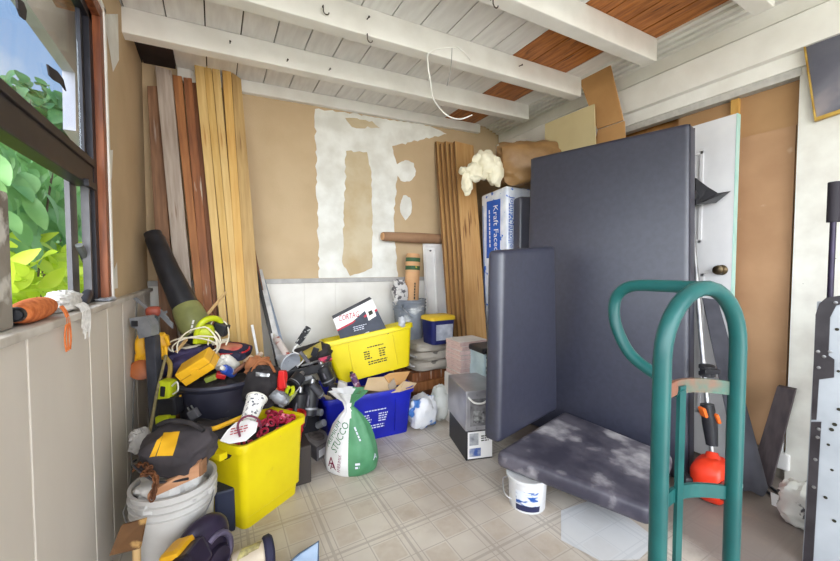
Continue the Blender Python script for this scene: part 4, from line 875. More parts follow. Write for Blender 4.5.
q=at(205,334,2.06); MB().blob(q,(.05,.05,.055),e=3.4,nu=24,nv=14).build('motor_cover',M_lime,bl_,smooth=True)
MB().box((-.02,-.035,-.02),(.055,.02,.05),.008,M=loc(218,330,2.12,(0,20,0))).build('battery',M_blk,bl_)
printing(M_capw,at(192,327,2.028),at(188,338,2.04)-at(195,312,2.10),RT,.08,1,.018,bl_,.6)
# grey floor jack/nailer with post, its mate, and the grey strip by the wall
jk=thing('nailer_stand','dark post with grey cast bracket head standing by the left wall siding','stand',tuple(onz(150,470)*.0+V((-.285,1.98,0))))
pt=at(149,336,1.86); pb_=V((pt.x+.03,pt.y-.06,.01))
MB().slab([pb_+RT*-.026,pb_+RT*.026,pt+RT*.026,pt+RT*-.026],V((FW.x,FW.y,0))*.045,.004).build('post',mat('gunmetal',S(78,80,90),S(62,64,74),10,.45,metal=.3),jk)
Mj=loc(147,328,1.84,(0,0,0)); 
MB().poly([Mj@V(p) for p in ((-.065,-.03,.055),(.02,-.03,.065),(.042,-.03,.02),(.045,-.03,-.035),(-.02,-.03,-.05),(-.03,-.03,.0),(-.06,-.03,.01))],Mj.to_3x3()@V((0,.055,0))).build('bracket_head',M_grey,jk)
MB().box((-.055,-.034,.012),(-.022,-.026,.042),.004,M=Mj).build('slot',M_blk,jk)
MB().blob(at(152,319,1.87),(.026,.026,.022),nu=18,nv=12).build('pivot_bolt',mat('blued_steel',S(60,78,92),rough=.3,metal=.6),jk,smooth=True)
q=at(158,312,1.96); rt_=thing('cutter_head','grey metal cutter with red-orange cap behind the bracket head','tool',tuple(q))
MB().blob(q+V((-.02,0,.005)),(.035,.035,.028),nu=18,nv=12,e=3).build('red_cap',mat('faded_red',S(178,86,64),S(140,66,52),9,.5),rt_,smooth=True)
for (x0,y0),(x1,y1),ww,nm in (((133,297),(153,314),.02,'arm'),((140,322),(166,312),.014,'arm'),((155,309),(172,326),.03,'jaw'),((160,311),(168,320),.02,'jaw')):
    a,b=at(x0,y0,1.95),at(x1,y1,1.95); n=UP*ww; MB().slab([a-n*.5,b-n*.5,b+n*.5,a+n*.5],FW*.012,.002).build(nm,M_grey,rt_)
a,b=at(134,298,2.02),at(133,425,1.78); b=V((a.x-.005,b.y,.012)); MB().slab([b-RT*.015,b+RT*.017,a+RT*.017,a-RT*.015],V((FW.x,FW.y,0))*.006,.001).build('metal_strip',mat('worn_grey_strip',S(136,132,130),S(104,100,98),9,.5),None,'worn grey flat strip standing against the left siding','strip')
# orange-yellow work glove pair, reel and rope by the post
for i,(px,py,d,r,l) in enumerate(((142,348,1.93,(.03,.03,.07),'yellow work glove hanging left of the dark post'),(161,341,1.95,(.036,.03,.045),'yellow work glove bunched right of the dark post'))):
    g=thing('work_glove',l,'glove',tuple(at(px,py,d)),group='yellow gloves by the dark post')
    MB().blob(at(px,py,d),r,nz=.22,seed=40+i,e=3,nu=24,nv=16).build('palm',M_yg,g,smooth=True)
    for k in range(4): MB().tube([at(px-5+3.2*k,py+6,d-.01),at(px-5.5+3.4*k,py+13,d-.015),at(px-5+3.3*k,py+19-abs(k-1.5)*2,d-.005)],[.010,.0095,.007],8).build('finger',M_yg,g,smooth=True)
    MB().tube([at(px+5,py-4,d-.02),at(px+8,py+4,d-.03)],[.011,.008],8).build('thumb',M_yg,g,smooth=True)
MB().lathe([(.035,-.03),(.05,-.026),(.05,-.02),(.03,-.018),(.03,.018),(.05,.02),(.05,.026),(.035,.03)],22,loc(141,370,1.9,(70,0,30))).build('cord_reel',mat('rust_orange_reel',S(170,92,40),S(140,70,30),9,.5),None,'rust-orange cord reel below the left yellow glove','reel',smooth=True)
MB().tube(smoothpts([at(166,355,1.9),at(162,372,1.86),at(157,392,1.8),at(152,420,1.74),at(148,440,1.68)],5),.007,7).build('rope',mat('olive_rope',S(140,128,92),S(110,100,70),40,.8,.3),None,'olive rope trailing down beside the dark post','rope',smooth=True)
MB().tube(smoothpts([at(160,352,1.95),at(170,364,1.93),at(168,380,1.9),at(160,392,1.88)],5),.012,7).build('webbing_strap',mat('mustard_strap',S(180,150,70),S(140,116,52),12,.8),None,'mustard webbing strap curling under the purple jacket','strap',smooth=True)
# lime cordless tool by the tub
gt=thing('cordless_tool','lime and black cordless tool hanging beside the left of the black tub','power tool',tuple(at(168,420,1.84)))
MB().box((-.036,-.03,-.06),(.030,.03,.06),.014,M=loc(168,391,1.85,(0,6,0))).build('motor_housing',M_lime,gt)
MB().box((-.014,-.033,-.025),(.012,-.02,.03),.006,M=loc(167,390,1.85,(0,6,0))).build('trigger_guard',M_blk,gt)
MB().box((-.04,-.03,-.05),(.06,.035,.045),.012,M=loc(168,405,1.85,(0,-6,0))).build('grip',M_blk,gt)
MB().box((-.035,-.03,-.024),(.032,.03,.024),.008,M=loc(166,419,1.83,(0,-4,0))).build('battery',M_lime,gt)
for px,py in ((168,402),(176,398)): MB().lathe([(.006,-.034),(.006,-.02)],10,loc(px,py,1.835,(90,0,0))).build('bolt',M_yg,gt)
MB().tube(smoothpts([at(172,386,1.83),at(177,382,1.82),at(178,390,1.82),at(173,394,1.83)],4),.004,6).build('white_tie',M_capw,gt,smooth=True)
# black cables and plug heaped between the tub and the tool bag
for i,(P,l) in enumerate(((((178,430,1.86),(196,420,1.84),(220,424,1.8),(240,426,1.78)),'black cable running below the front of the tub'),(((186,436,1.8),(206,428,1.76),(222,420,1.78),(214,432,1.72),(200,438,1.7)),'black cable looping behind the tool bag'),(((172,428,1.8),(190,436,1.74),(215,440,1.7),(232,432,1.7)),'thick black cable above the yellow bin rim'))):
    MB().tube(smoothpts([at(*p) for p in P],6),.010+.003*(i==2),8).build('power_cable',M_rub,None,l,'cable','black cables in front of the tub',smooth=True)
pg=boxat('plug',194,414,1.80,(.045,.03,.05),mat('grey_rubber',S(92,92,98),S(74,74,80),10,.6),'grey rubber plug standing up in front of the black tub','plug',(0,-30,0)); 
for k in (-1,1): MB().box((k*.01-.003,-.003,.02),(k*.01+.003,.003,.045),.001,M=loc(194,414,1.80,(0,-30,0))).build('prong',M_steel,pg)
MB().blob(at(207,437,1.72),(.13,.08,.06),nz=.3,seed=44,e=3,nu=30,nv=14).build('tarp_bundle',M_cloth,None,'dark cloth bundle under the cables behind the tool bag','cloth',smooth=True)
MB().box((-.02,1.80,0),(.06,1.9,.2),.01,M=None).build('battery_charger',mat('navy_case',S(40,46,70),S(30,34,54),9,.5),None,'dark navy charger on the floor between white bucket and yellow bin','charger')
# ---- paint-stained white bucket and what is in it
M_pb=mat('stained_white_bucket',S(206,204,202),S(182,178,176),5,.55,.12,c3=S(96,88,92),sc3=13,lo3=.70,hi3=.73)
bc=V((-.157,1.722,0)); wbk=bucket(bc,.124,.143,.350,M_pb,'mixing_bucket','paint-stained white bucket by the left wall, with tool bag on top','bucket' if False else True,rz=-.5)
M_liner=mat('white_sheet_plastic',S(216,214,212),S(186,184,184),7,.5,.3)
MB().blob(bc+V((-.005,-.005,.325)),(.118,.118,.07),nz=.3,fr=1.8,seed=52,nu=36,nv=18).build('plastic_sheet',M_liner,None,'crumpled white plastic sheet stuffed in the paint-stained bucket','plastic sheet',smooth=True)
MB().blob(at(140,441,1.50),(.035,.03,.05),nz=.3,seed=53,nu=24,nv=16).build('plastic_sheet',mat('grey_film',S(168,164,160),S(140,136,134),7,.5,.3),None,'grey-white plastic flap standing up behind the rim of the paint-stained bucket','plastic sheet',smooth=True)
tw=thing('wooden_float','tan wooden plaster float sticking out of the paint-stained bucket','float',tuple(at(165,487,1.30)))
a,b=at(147,497,1.31),at(199,470,1.35); n=(b-a).normalized(); MB().slab([a+UP*-.012,b+UP*-.026,b+UP*.026,a+UP*.008],FW*.02+UP*.01,.003).build('blade',mat('tan_wood',S(198,150,116),S(176,126,92),6,.6,.1,st=(1,1,4)),tw)
MB().slab([b+UP*-.028,b+n*.012+UP*-.026,b+n*.012+UP*.03,b+UP*.028],FW*.03,.002).build('end_plate',mat('brown_wood_end',S(150,108,76),S(120,84,58),8,.6),tw)
# rusty chain: separate links
M_rustc=mat('rusty_iron',S(124,78,48),S(84,52,36),20,.7,.3,metal=.3)
ch=thing('chain','rusty chain spilling over the front rim of the paint-stained bucket','chain',tuple(at(150,478,1.22)))
cp=smoothpts([at(134,470,1.36),at(140,464,1.34),at(150,468,1.31),at(143,474,1.30),at(152,473,1.29),at(156,480,1.28),at(154,490,1.27),at(152,499,1.26)],3)
for i in range(len(cp)-1):
    a,b=cp[i],cp[i+1]; Mx=along((a+b)/2,b)@Matrix.Rotation(1.57*(i%2)+.4,4,'Z'); L_=max(.02,(b-a).length*.62+.008)
    MB().tube([Mx@V((.0085*math.cos(t/14*6.283),0,L_*.62*math.sin(t/14*6.283))) for t in range(14)],.0032,6,closed=True).build('link',M_rustc,ch,smooth=True)
# tool bag
tbg=thing('tool_bag','black canvas tool bag with yellow patch slumped on the paint-stained bucket','tool bag',tuple(at(178,462,1.34)))
Mt=loc(178,449,1.42,(18,6,-6))
MB().blob((0,0,0),(.128,.10,.074),M=Mt,e=3.0,nz=.16,fr=1.9,seed=61,nu=48,nv=24).build('bag_body',mat('dark_canvas',S(74,68,72),S(48,44,48),7,.9,.6),tbg,smooth=True)
def ontb(u,v,k=.0): return Mt@V((u,-.108-k,v))
tbb=tbg.children[0] if tbg.children else [k for k in bpy.data.objects if k.parent==tbg][0]
decal(tbb,[(164,433),(180,432),(173,456),(157,456)],M_yg,'yellow_patch',off=.003,parent=tbg); decal(tbb,[(157,441),(163,436),(156,456),(150,457)],M_yg,'yellow_patch',off=.003,parent=tbg)
MB().tube(smoothpts([Mt@V(p) for p in ((-.11,.04,.06),(-.06,.05,.085),(.03,.05,.088),(.09,.04,.07))],5),.009,8).build('bag_handle',M_cloth,tbg,smooth=True)
MB().tube(smoothpts([Mt@V(p) for p in ((-.13,-.06,-.02),(-.10,-.098,.0),(0,-.112,-.045),(.11,-.09,-.03))],5),.0045,6).build('zip',M_dk,tbg,smooth=True)
# ---- in and on the front yellow bin
M_clip=mat('red_clip',S(204,62,92),S(170,34,62),9,.35)
Myb=wm(yb); r_=random.Random(5)
MB().blob((0,0,.335),(.19,.13,.03),M=Myb,e=4,nz=.1,nu=30,nv=10).build('paper_packing',M_cloth,None,'dark cloth packing under the red clips in the front yellow bin','cloth',smooth=True)
src=None
for i in range(46):
    x,y=r_.uniform(-.165,.185),r_.uniform(-.125,.12); p=Myb@V((x,y,.372+.012*r_.random()+.028*max(0,x)*4*.5))
    if src is None:
        src=thing('tile_clip','small red plastic tile-levelling clip in the front yellow bin','clip',tuple(p),group='red clips in the front yellow bin')
        MB().tube([V((.019*math.cos(t/14*6.283),.014*math.sin(t/14*6.283),0)) for t in range(14)],.0062,6,closed=True).build('ring',M_clip,src,world=False,smooth=True)
        MB().box((-.007,.012,-.004),(.007,.032,.004),.001).build('tab',mat('pink_tab',S(222,120,140),rough=.4),src,world=False)
    else: dup(src,tuple(p),(r_.uniform(-1.2,1.2),r_.uniform(-1.2,1.2),r_.uniform(0,6)))
M_cup=mat('printed_paper_cup',S(232,230,226),S(92,92,104),60,.6,lo=.56,hi=.60)
cu=thing('paper_cup','white printed paper cup tilted on the back rim of the front yellow bin','cup',tuple(at(250,414,1.72)))
a,b=at(248,421,1.70),at(257,398,1.80); Mc=along(a,b); hh=(b-a).length
MB().lathe([(.034,0),(.046,hh*.93),(.049,hh*.95),(.049,hh),(.045,hh),(.042,hh*.9),(.03,.01)],26,Mc).build('cup_wall',M_cup,cu,smooth=True)
MB().lathe([(.049,hh*.94),(.0515,hh*.95),(.0515,hh*1.0),(.047,hh*1.005),(.0,hh*1.0)],26,Mc,cap0=False,cap1=False).build('lid',M_capw,cu,smooth=True)
tg=thing('label_card','white card with red print lying on the red clips','card',tuple(at(238,433,1.60)))
P=[at(220,441,1.585),at(229,444,1.575),at(246,441,1.585),at(256,432,1.62),at(258,423,1.66),at(248,420,1.68),at(236,423,1.665),at(227,431,1.625)]
MB().poly(P,V((0,0,.003))).build('card_sheet',M_boxw,tg)
tn=(P[3]-P[0]).cross(P[5]-P[0]).normalized(); tn=tn if tn.z>0 else -tn
ct=sum(P,V())/8+V((0,0,.0045))
printing(M_red,ct+V((0,0,.004)),P[3]-P[0],P[6]-P[1],.08,3,.014,tg,.4,th=.002)
MB().tube(smoothpts([at(240,437,1.60),at(238,424,1.62),at(247,416,1.66),at(258,419,1.66),at(261,428,1.62)],6),.005,7).build('maroon_loop',mat('maroon_cord',S(110,40,66),rough=.5),None,'maroon loop around the base of the paper cup','cord',smooth=True)
MB().tube(smoothpts([at(206,430,1.70),at(216,428,1.68),at(226,424,1.72),at(236,420,1.74),at(244,418,1.75)],5),.011,8).build('yellow_hose',M_yg,None,'short yellow hose curled on the rear rim of the front yellow bin','hose',smooth=True)
# ---- saw, drill and blue glass on the floor in front
ground=lambda px,d:V((CO+ray(px,400)*d).to_tuple())
sw=thing('circular_saw','black and purple circular saw with yellow rear, on the floor by the paint-stained bucket','saw',tuple(V((at(204,560,1.34).x,at(204,560,1.34).y,0))))
M_sawg=mat('purple_black_guard',S(58,48,74),S(38,34,46),8,.35,metal=.4)
Ms=frame(at(203,545,1.36),(RT*.45+FW*.89).normalized(),UP)   # z axis = saw disc axis
if (Ms.to_3x3()@V((0,0,1))).dot(FW)>0: Ms=Ms@Matrix.Rotation(math.pi,4,'X')
fl_=lambda q:q
mb=MB(); mb.blob((0,0,0),(.10,.105,.042),M=Ms,e=2.3,nu=40,nv=20); mb.build('blade_guard',M_sawg,sw,smooth=True)
mb=MB(); mb.lathe([(.04,.03),(.045,.045),(.04,.06),(.02,.065)],24,Ms@rotm(0,0,0,(.03,-.05,0))); mb.build('motor_housing',M_sawg,sw,smooth=True)
mb=MB(); mb.tube([Ms@V((.030+.055*math.cos(math.radians(a)),-.035+.07*math.sin(math.radians(a)),.040)) for a in range(-70,140,15)],.012,8); mb.build('guard_lip',mat('grey_violet_metal',S(120,112,140),S(92,86,110),9,.3,metal=.6),sw,smooth=True)
yb_=loc(182,556,1.26,(0,-18,0)); MB().box((-.045,-.05,-.06),(.03,.05,.045),.02,M=yb_).build('rear_handle',M_yg,sw)
MB().box((-.02,-.055,-.05),(.05,.045,.035),.014,M=loc(188,558,1.25,(0,-25,0))).build('grip_insert',M_sawg,sw)
zlo=.0; MB().box((-.1,-.08,0),(.12,.08,.006),.002,M=frame((at(204,560,1.34).x,at(204,560,1.34).y,.002),(RT.x,RT.y,0),(FW.x,FW.y,0))).build('base_plate',M_steel,sw)
dl_=thing('cordless_drill','cordless tool with yellow-grey label lying on the floor beside the saw','drill',tuple(V((at(262,556,1.42).x,at(262,556,1.42).y,0))))
a,b=at(232,566,1.38),at(273,549,1.46); Md=along(a,b); LL=(b-a).length
MB().lathe([(.036,0),(.044,LL*.15),(.046,LL*.72),(.05,LL*.75)],24,Md).build('motor_body',mat('cream_tool_body',S(206,192,172),S(186,170,150),9,.45),dl_,smooth=True)
MB().lathe([(.05,LL*.75),(.058,LL*.80),(.060,LL*.93),(.05,LL*1.0),(.03,LL*1.02)],24,Md).build('front_collar',M_navyc,dl_,smooth=True)
up2=(UP-(b-a).normalized()*UP.dot((b-a).normalized())).normalized()
sd2=(b-a).normalized().cross(up2); mid_=a.lerp(b,.45)+up2*.030-FW*.03
mb=MB(); mb.sheet(lambda s,t:a.lerp(b,.22+.5*s)+(up2*math.cos(-.2+1.1*t)+(-FW)*math.sin(-.2+1.1*t)).normalized()*.0475,8,6); mb.build('rating_label',mat('yellow_grey_label',S(204,192,128),S(120,110,84),34,.5),dl_,smooth=True)
MB().box((-.035,-.03,-.10),(.035,.03,.0),.012,M=loc(246,572,1.36,(0,10,0))).build('battery',M_blk,dl_)
gp=[at(286,563,1.43),at(316,560,1.46),at(318,541,1.50),at(300,552,1.46)]
gq=onz(303,561); gl_=thing('glass_offcut','small blue-tinted glass offcut standing on the floor at the bottom edge','glass',(gq.x,gq.y,0))
M_bg=mat('blue_tint_glass',S(150,176,206),S(110,140,178),6,.15,trans=.25)
MB().poly([at(280,571,1.42),at(318,566,1.46),at(318.5,541.5,1.50),at(299,554,1.455)],FW*.006).build('pane',M_bg,gl_)
MB().tube([at(280,571,1.42),at(299,554,1.455),at(318.5,541.5,1.50),at(318,566,1.46)],.0035,6).build('ground_edge',mat('dark_glass_edge',S(64,84,110),rough=.2),gl_,smooth=True)
# rusty square trowel by the wall
tr3=thing('square_trowel','rusty brown square trowel blade leaning on the left wall in front of the bucket','trowel',(-.30,1.40,.0))
P=[at(109,556,1.13),at(121,526,1.19),at(145,519,1.24),at(139,549,1.18)]
MB().poly(P,FW*.01).build('blade',mat('rusty_wood_plate',S(112,76,42),S(78,50,28),9,.6,.2,c3=S(184,144,88),sc3=12,lo3=.6,hi3=.66),tr3)
c_=at(128,537,1.2); MB().tube([c_+FW*.035,V((c_.x+.01,c_.y+.05,.02))],.012,10).build('handle',M_stick,tr3,smooth=True)
# ================================================================ heap between the tub and the blue bin
hc=thing('tool_crate','black plastic tool crate buried under the heap of tools left of the blue bin','crate',(.44,2.55,0))
mb=MB(); mb.box((.27,2.44,0),(.60,2.66,.40),.015); mb.build('crate_body',M_blk,hc)
MB().box((.262,2.432,.37),(.608,2.668,.405),.006).build('rim',M_blk,hc)
# black soft bag right of the tub
bg_=MB().blob((0,0,0),(.095,.07,.11),M=loc(263,386,1.99,(0,8,0)),nz=.2,fr=2,seed=71,e=3,nu=36,nv=22).build('soft_bag',M_cloth,None,'black soft tool bag squeezed right of the black tub','bag',smooth=True)
decal(bg_,[(256,372),(270,374),(269,377),(256,376)],M_steel,'zip',off=.003,nv=3)
MB().tube(smoothpts([at(252,372,1.95),at(258,362,1.98),at(268,362,2.0),at(275,372,1.96)],5),.008,8).build('carry_strap',mat('rust_strap',S(150,92,56),rough=.8),bg_,smooth=True)
MB().blob((0,0,0),(.07,.05,.05),M=loc(258,366,2.06),nz=.35,seed=72,nu=24,nv=14).build('leather_glove',mat('tan_leather',S(180,118,78),S(140,86,54),9,.8,.3),None,'tan leather glove crumpled above the black soft bag','glove',smooth=True)
# red tool bucket with tools
rbq=at(289,409,2.02); rb_=thing('tool_bucket','red ribbed tool bucket standing between the front yellow bin and the black crate','bucket',(rbq.x,rbq.y,.18))
rb_.location.z=.215
MB().lathe([(.062,0),(.07,.06),(.076,.062),(.072,.07),(.078,.10),(.084,.102),(.08,.11),(.086,.145),(.093,.147),(.093,.158),(.08,.158),(.06,.01)],28).build('body',M_redp,rb_,world=False,smooth=True)
MB().box((rbq.x-.10,rbq.y-.09,0),(rbq.x+.10,rbq.y+.09,.213),.01).build('carton',mat('dark_carton',S(60,54,52),rough=.8),None,'dark carton on the floor under the red tool bucket','box')
def plier(x0,y0,x1,y1,d,m,label,jm=M_dk):
    a,b=at(x0,y0,d),at(x1,y1,d+.05); o=thing('pliers',label,'pliers',tuple(b),group=None); n=(b-a).normalized(); s_=RT*.016
    MB().tube(smoothpts([a+s_*.2,a.lerp(b,.2)+s_*.9,a.lerp(b,.55)+s_*.6,a.lerp(b,.75)],4),[.010]*12+[.006],8).build('handle',m,o,smooth=True)
    MB().tube(smoothpts([a-s_*1.0,a.lerp(b,.2)-s_*1.2,a.lerp(b,.55)-s_*.6,a.lerp(b,.75)],4),[.010]*12+[.006],8).build('handle',m,o,smooth=True)
    MB().tube([a.lerp(b,.72),a.lerp(b,.8),b],[.010,.013,.005],8).build('jaws',jm,o,smooth=True); return o
plier(284,371,279,404,1.92,M_redp,'red-handled pliers standing highest in the red tool bucket'); 
plier(276,388,284,408,1.95,M_org,'orange-red snips at the left of the red tool bucket')
plier(292,387,284,406,1.93,M_lime,'yellow-green pliers at the right of the red tool bucket')
a,b=at(281,371,1.90),at(282,389,1.90); MB().slab([b-RT*.018,b+RT*.018,a+RT*.016,a-RT*.016],FW*.025,.006).build('red_handle_grip',M_redp,None,'flat bright red tool grip sticking up in front of the red-handled pliers','tool')
MB().blob((0,0,0),(.05,.03,.03),M=loc(280,398,1.90,(0,30,0)),nz=.25,seed=75,nu=22,nv=12,e=3).build('angle_drill_head',M_grey,None,'grey metal tool head lying in the red tool bucket','tool',smooth=True)
rod(at(287,403,1.92),at(296,392,1.96),.010,'screwdriver',M_limed,'olive screwdriver handle in the right of the red tool bucket','screwdriver',parts=(('shank',1.,1.5,.004,M_steel),))
# black and yellow zip bag, caulk tube, roller, funnel, long tools
zb_=thing('zip_bag','black bag with yellow-olive panel lying open behind the paint roller','bag',tuple(at(309,356,2.46)))
P=[at(296,362,2.40),at(326,352,2.52),at(322,338,2.66),at(298,350,2.56)]
M_olv=mat('olive_yellow_fabric',S(188,170,84),S(160,142,64),8,.8,.1)
zbb=MB().blob((0,0,0),(.15,.09,.06),M=loc(310,356,2.54,(25,-16,0)),e=3.2,nz=.12,seed=77,nu=36,nv=18).build('bag_body',M_cloth,zb_,smooth=True)
decal(zbb,[(299,354),(321,342),(322,350),(300,364)],M_olv,'yellow_panel',off=.003,parent=zb_)
MB().box((-.02,-.01,-.03),(.02,.01,.03),.004,M=loc(315,352,2.43,(0,20,0))).build('strap_tab',M_blk,zb_)
o=rod(at(291,362,2.44),at(276,338,2.62),.026,'caulk_tube',mat('printed_caulk',S(222,210,206),S(170,90,70),18,.4,lo=.55,hi=.62),'white and red caulk tube propped left of the paint roller','caulk tube',14,parts=(('nozzle',1.,1.3,.008,M_capw),('red_band',.12,.22,.0275,M_redp),('end_cap',-.02,.06,.027,M_grey)))
rl_=thing('paint_roller','paint roller with bent white wire frame and black speckled sleeve','paint roller',tuple(at(304,350,2.36)))
a,b=at(298,344,2.40),at(308.5,327.5,2.46); MB().tube([a,b],.021,16).build('roller_sleeve',mat('speckled_sleeve',S(40,40,44),S(196,196,196),40,.8,.3,lo=.55,hi=.62),rl_,smooth=True)
MB().tube(smoothpts([a,at(293,351,2.38),at(299,354,2.36),at(306,356,2.35),at(302,362,2.34),at(297,367,2.33)],4),.005,7).build('wire_frame',M_wp,rl_,smooth=True)
MB().tube([at(297,367,2.33),at(288,374,2.30)],.013,10).build('handle',M_blk,rl_,smooth=True)
MB().lathe([(.018,0),(.03,.05),(.072,.13),(.076,.135),(.072,.14)],24,along(at(278,357,2.42),at(300,369,2.30)),cap1=False).build('funnel',mat('grey_white_plastic',S(204,206,212),S(166,170,180),8,.5),None,'grey-white plastic funnel lying on the tool heap','funnel',smooth=True)
def bar(x0,y0,d0,x1,y1,d1,w,t,m,name,label,cat,group=None):
    a,b=at(x0,y0,d0),at(x1,y1,d1); z=(b-a).normalized(); u=(UP-z*UP.dot(z)).normalized()*w/2; return MB().slab([a-u,b-u,b+u,a+u],FW*t,.003).build(name,m,None,label,cat,group)
bar(279,378,2.16,331,366,2.36,.05,.03,M_blk,'spirit_level','long black spirit level lying across the tool heap','level')
bar(284,386,2.10,312,377,2.22,.022,.012,M_grey,'flat_bar','thin grey flat bar in front of the spirit level','bar')
rod(at(301,366,2.28),at(330,358,2.44),.008,'screwdriver',M_steel,'long screwdriver with pink handle across the tool heap','screwdriver',parts=(('handle',.62,1.02,.018,mat('pink_handle',S(206,74,104),S(60,50,60),20,.4,lo=.55,hi=.6)),))
bar(300,352,2.30,316,372,2.34,.022,.01,M_dk,'hacksaw_frame','dark metal saw frame leaning between roller and spirit level','saw')
for i,(x0,y0,d0,x1,y1,d1,r,l) in enumerate(((300,392,2.16,296,420,2.14,.05,'black power tool body standing beside the red tool bucket'),(312,384,2.22,308,416,2.18,.05,'black power tool standing next to the wooden hammer handle'),(322,366,2.34,330,384,2.36,.045,'black tool body behind the hammer handle'),(300,376,2.16,292,386,2.1,.04,'black gripped tool lying under the spirit level'))):
    o=rod(at(x0,y0,d0),at(x1,y1,d1),r,'power_tool',M_blk,l,'power tool',14)
    a,b=at(x0,y0,d0),at(x1,y1,d1); MB().tube([a.lerp(b,.3)-FW*r*.75,a.lerp(b,.6)-FW*r*.8],[.014,.02],10).build('switch',M_dk,o,smooth=True)
    MB().tube([a.lerp(b,.72),a.lerp(b,.78)],r*1.03,14).build('collar',M_grey,o,smooth=True)
    MB().tube([a-(b-a).normalized()*.03,a+(b-a).normalized()*.01],[.014,.02],10).build('chuck',M_steel,o,smooth=True)
rod(at(311,385,2.14),at(322,396,2.18),.019,'hammer',mat('dark_grip',S(74,74,82),S(54,54,60),12,.6),'dark rubber-gripped hammer above the pale wooden handle','hammer',parts=(('ring',.85,.92,.021,M_grey),))
rod(at(303,427,2.14),at(308,404,2.16),.014,'pry_bar',M_dk,'dark pry bar standing behind the low grey printed box','bar')
for i,(x,y,d,l) in enumerate(((321,424,2.28,'grey scrap of pipe behind the low grey printed box'),(318,412,2.30,'grey round plug in the shade left of the blue bin'))):
    MB().lathe([(.016,-.03),(.022,-.028),(.022,.028),(.016,.03)],16,loc(x,y,d,(20,60+30*i,0))).build('pipe_fitting',M_grey,None,l,'fitting',smooth=True)
# ================================================================ right-hand side clutter
M_eng=mat('red_orange_plastic',S(226,62,34),S(206,48,26),8,.35)
st_=thing('string_trimmer','upside-down string trimmer with red-orange engine on the floor behind the green hand truck','string trimmer',(2.42,.79,0))
ec=at(713,478,1.86); 
MB().blob(ec,(.105,.085,.11),e=2.7,nz=.06,seed=81,nu=30,nv=18).build('engine_cover',M_eng,st_,smooth=True)
MB().lathe([(.05,0),(.056,.01),(.052,.03),(.03,.035)],22,along(ec-FW*.072-RT*.01-UP*.01,ec-FW*.2)).build('recoil_cover',mat('dark_red_grille',S(150,36,24),S(80,26,20),24,.5,st=(1,1,6)),st_,smooth=True)
MB().box((-.12,.0,-.05),(-.07,.08,.03),.012,M=loc(709,484,1.86)).build('air_filter',M_blk,st_)
MB().lathe([(.035,0),(.04,.01),(.04,.05),(.03,.06)],18,along(ec+RT*.07-UP*.02,ec+RT*.2-UP*.04)).build('fuel_tank',mat('milky_plastic',S(214,210,204),S(180,176,170),7,.4),st_,smooth=True)
s0,s1,s2=at(712,452,1.88),at(701,335,2.02),at(690,198,2.22)
MB().tube([ec+UP*.07,s0],[.05,.024],16).build('clutch_housing',M_eng,st_,smooth=True)
MB().tube([s0,s1,s2],.0125,12).build('shaft',M_steel,st_,smooth=True)
MB().tube([at(712,445,1.87),at(710,424,1.88),at(707,404,1.89)],[.026,.034,.03],14).build('rear_grip',M_blk,st_,smooth=True)
for px,py in ((703,412),(716,418)): MB().box((-.008,-.02,-.025),(.008,.02,.025),.005,M=loc(px,py,1.86,(0,-20,0))).build('trigger',M_org,st_)
for py in (367,374): MB().lathe([(.03,-.012),(.036,-.008),(.036,.008),(.03,.012)],18,loc(707,py,1.90)).build('clamp',M_blk,st_,smooth=True)
MB().box((-.035,-.02,-.012),(.045,.02,.012),.005,M=loc(709,371,1.88)).build('clamp_block',M_blk,st_)
gp_=at(702,196,2.02); A=[at(696,178,2.24),at(696,205,2.18),at(716,203,2.14),at(731,191,2.10),at(718,193,2.16),at(708,187,2.20)]
MB().poly(A,FW*.02+UP*.002).build('cutting_guard',M_blk,st_)
MB().lathe([(.02,-.03),(.04,-.025),(.045,.0),(.03,.03)],18,loc(690,196,2.22)).build('trimmer_head',M_blk,st_,smooth=True)
# dark cloth and dark plank beside it
M_gcl=mat('dark_grey_cloth',S(70,70,80),S(50,50,60),6,.7,.2)
q0,q1=onz(742,497),onz(766,494); 
def umb(s,t):
    top=at(702,298,2.16).lerp(at(717,300,2.14),s); a=V((q0.x,q0.y,.03)).lerp(V((q1.x,q1.y,.03)),s); p=top.lerp(a,t); return p+RT*(.0)-FW*(.035*math.sin(3.14*s)*t)+V((0,0,.012*math.sin(9*s)*t))
MB().sheet(umb,12,16,.008).build('folded_tarp',M_gcl,None,'dark grey folded cloth hanging down right of the red-orange engine','cloth',smooth=True)
a,b=onx(786,388,2.70),onz(757,487); n=V((0,.045,0)); mb=MB(); b=V((2.58,b.y,.014))
mb.slab([b-n,b+n,a+n*.8,a-n*.8],(.03,0,.004),.002); mb.build('dark_plank',mat('dark_stained_plank',S(74,64,66),S(54,46,50),6,.6,.1,st=(6,6,.6)),None,'dark stained plank leaning on the brown cardboard sheet','plank')
ub=thing('utility_box','white plastic junction box on the low wall right of the dark plank','junction box',(2.755,.80,.10))
q=onx(777,458,2.755); MB().box((2.735,q.y-.055,q.z-.05),(2.77,q.y+.05,q.z+.045),.012,seg=3).build('box_cover',M_wp,ub); MB().tube([(2.76,q.y-.02,q.z+.04),(2.763,q.y-.02,q.z+.22)],.007,8).build('conduit',M_wp,ub)
q=onz(782,506); tgl=thing('printed_card','small white card with a printed line on the floor right of the dark plank','card',(q.x,q.y,0))
P=[onz(772,505),onz(793,514),onz(793,514)+V((.015,.01,.055)),onz(772,505)+V((.015,.01,.055))]
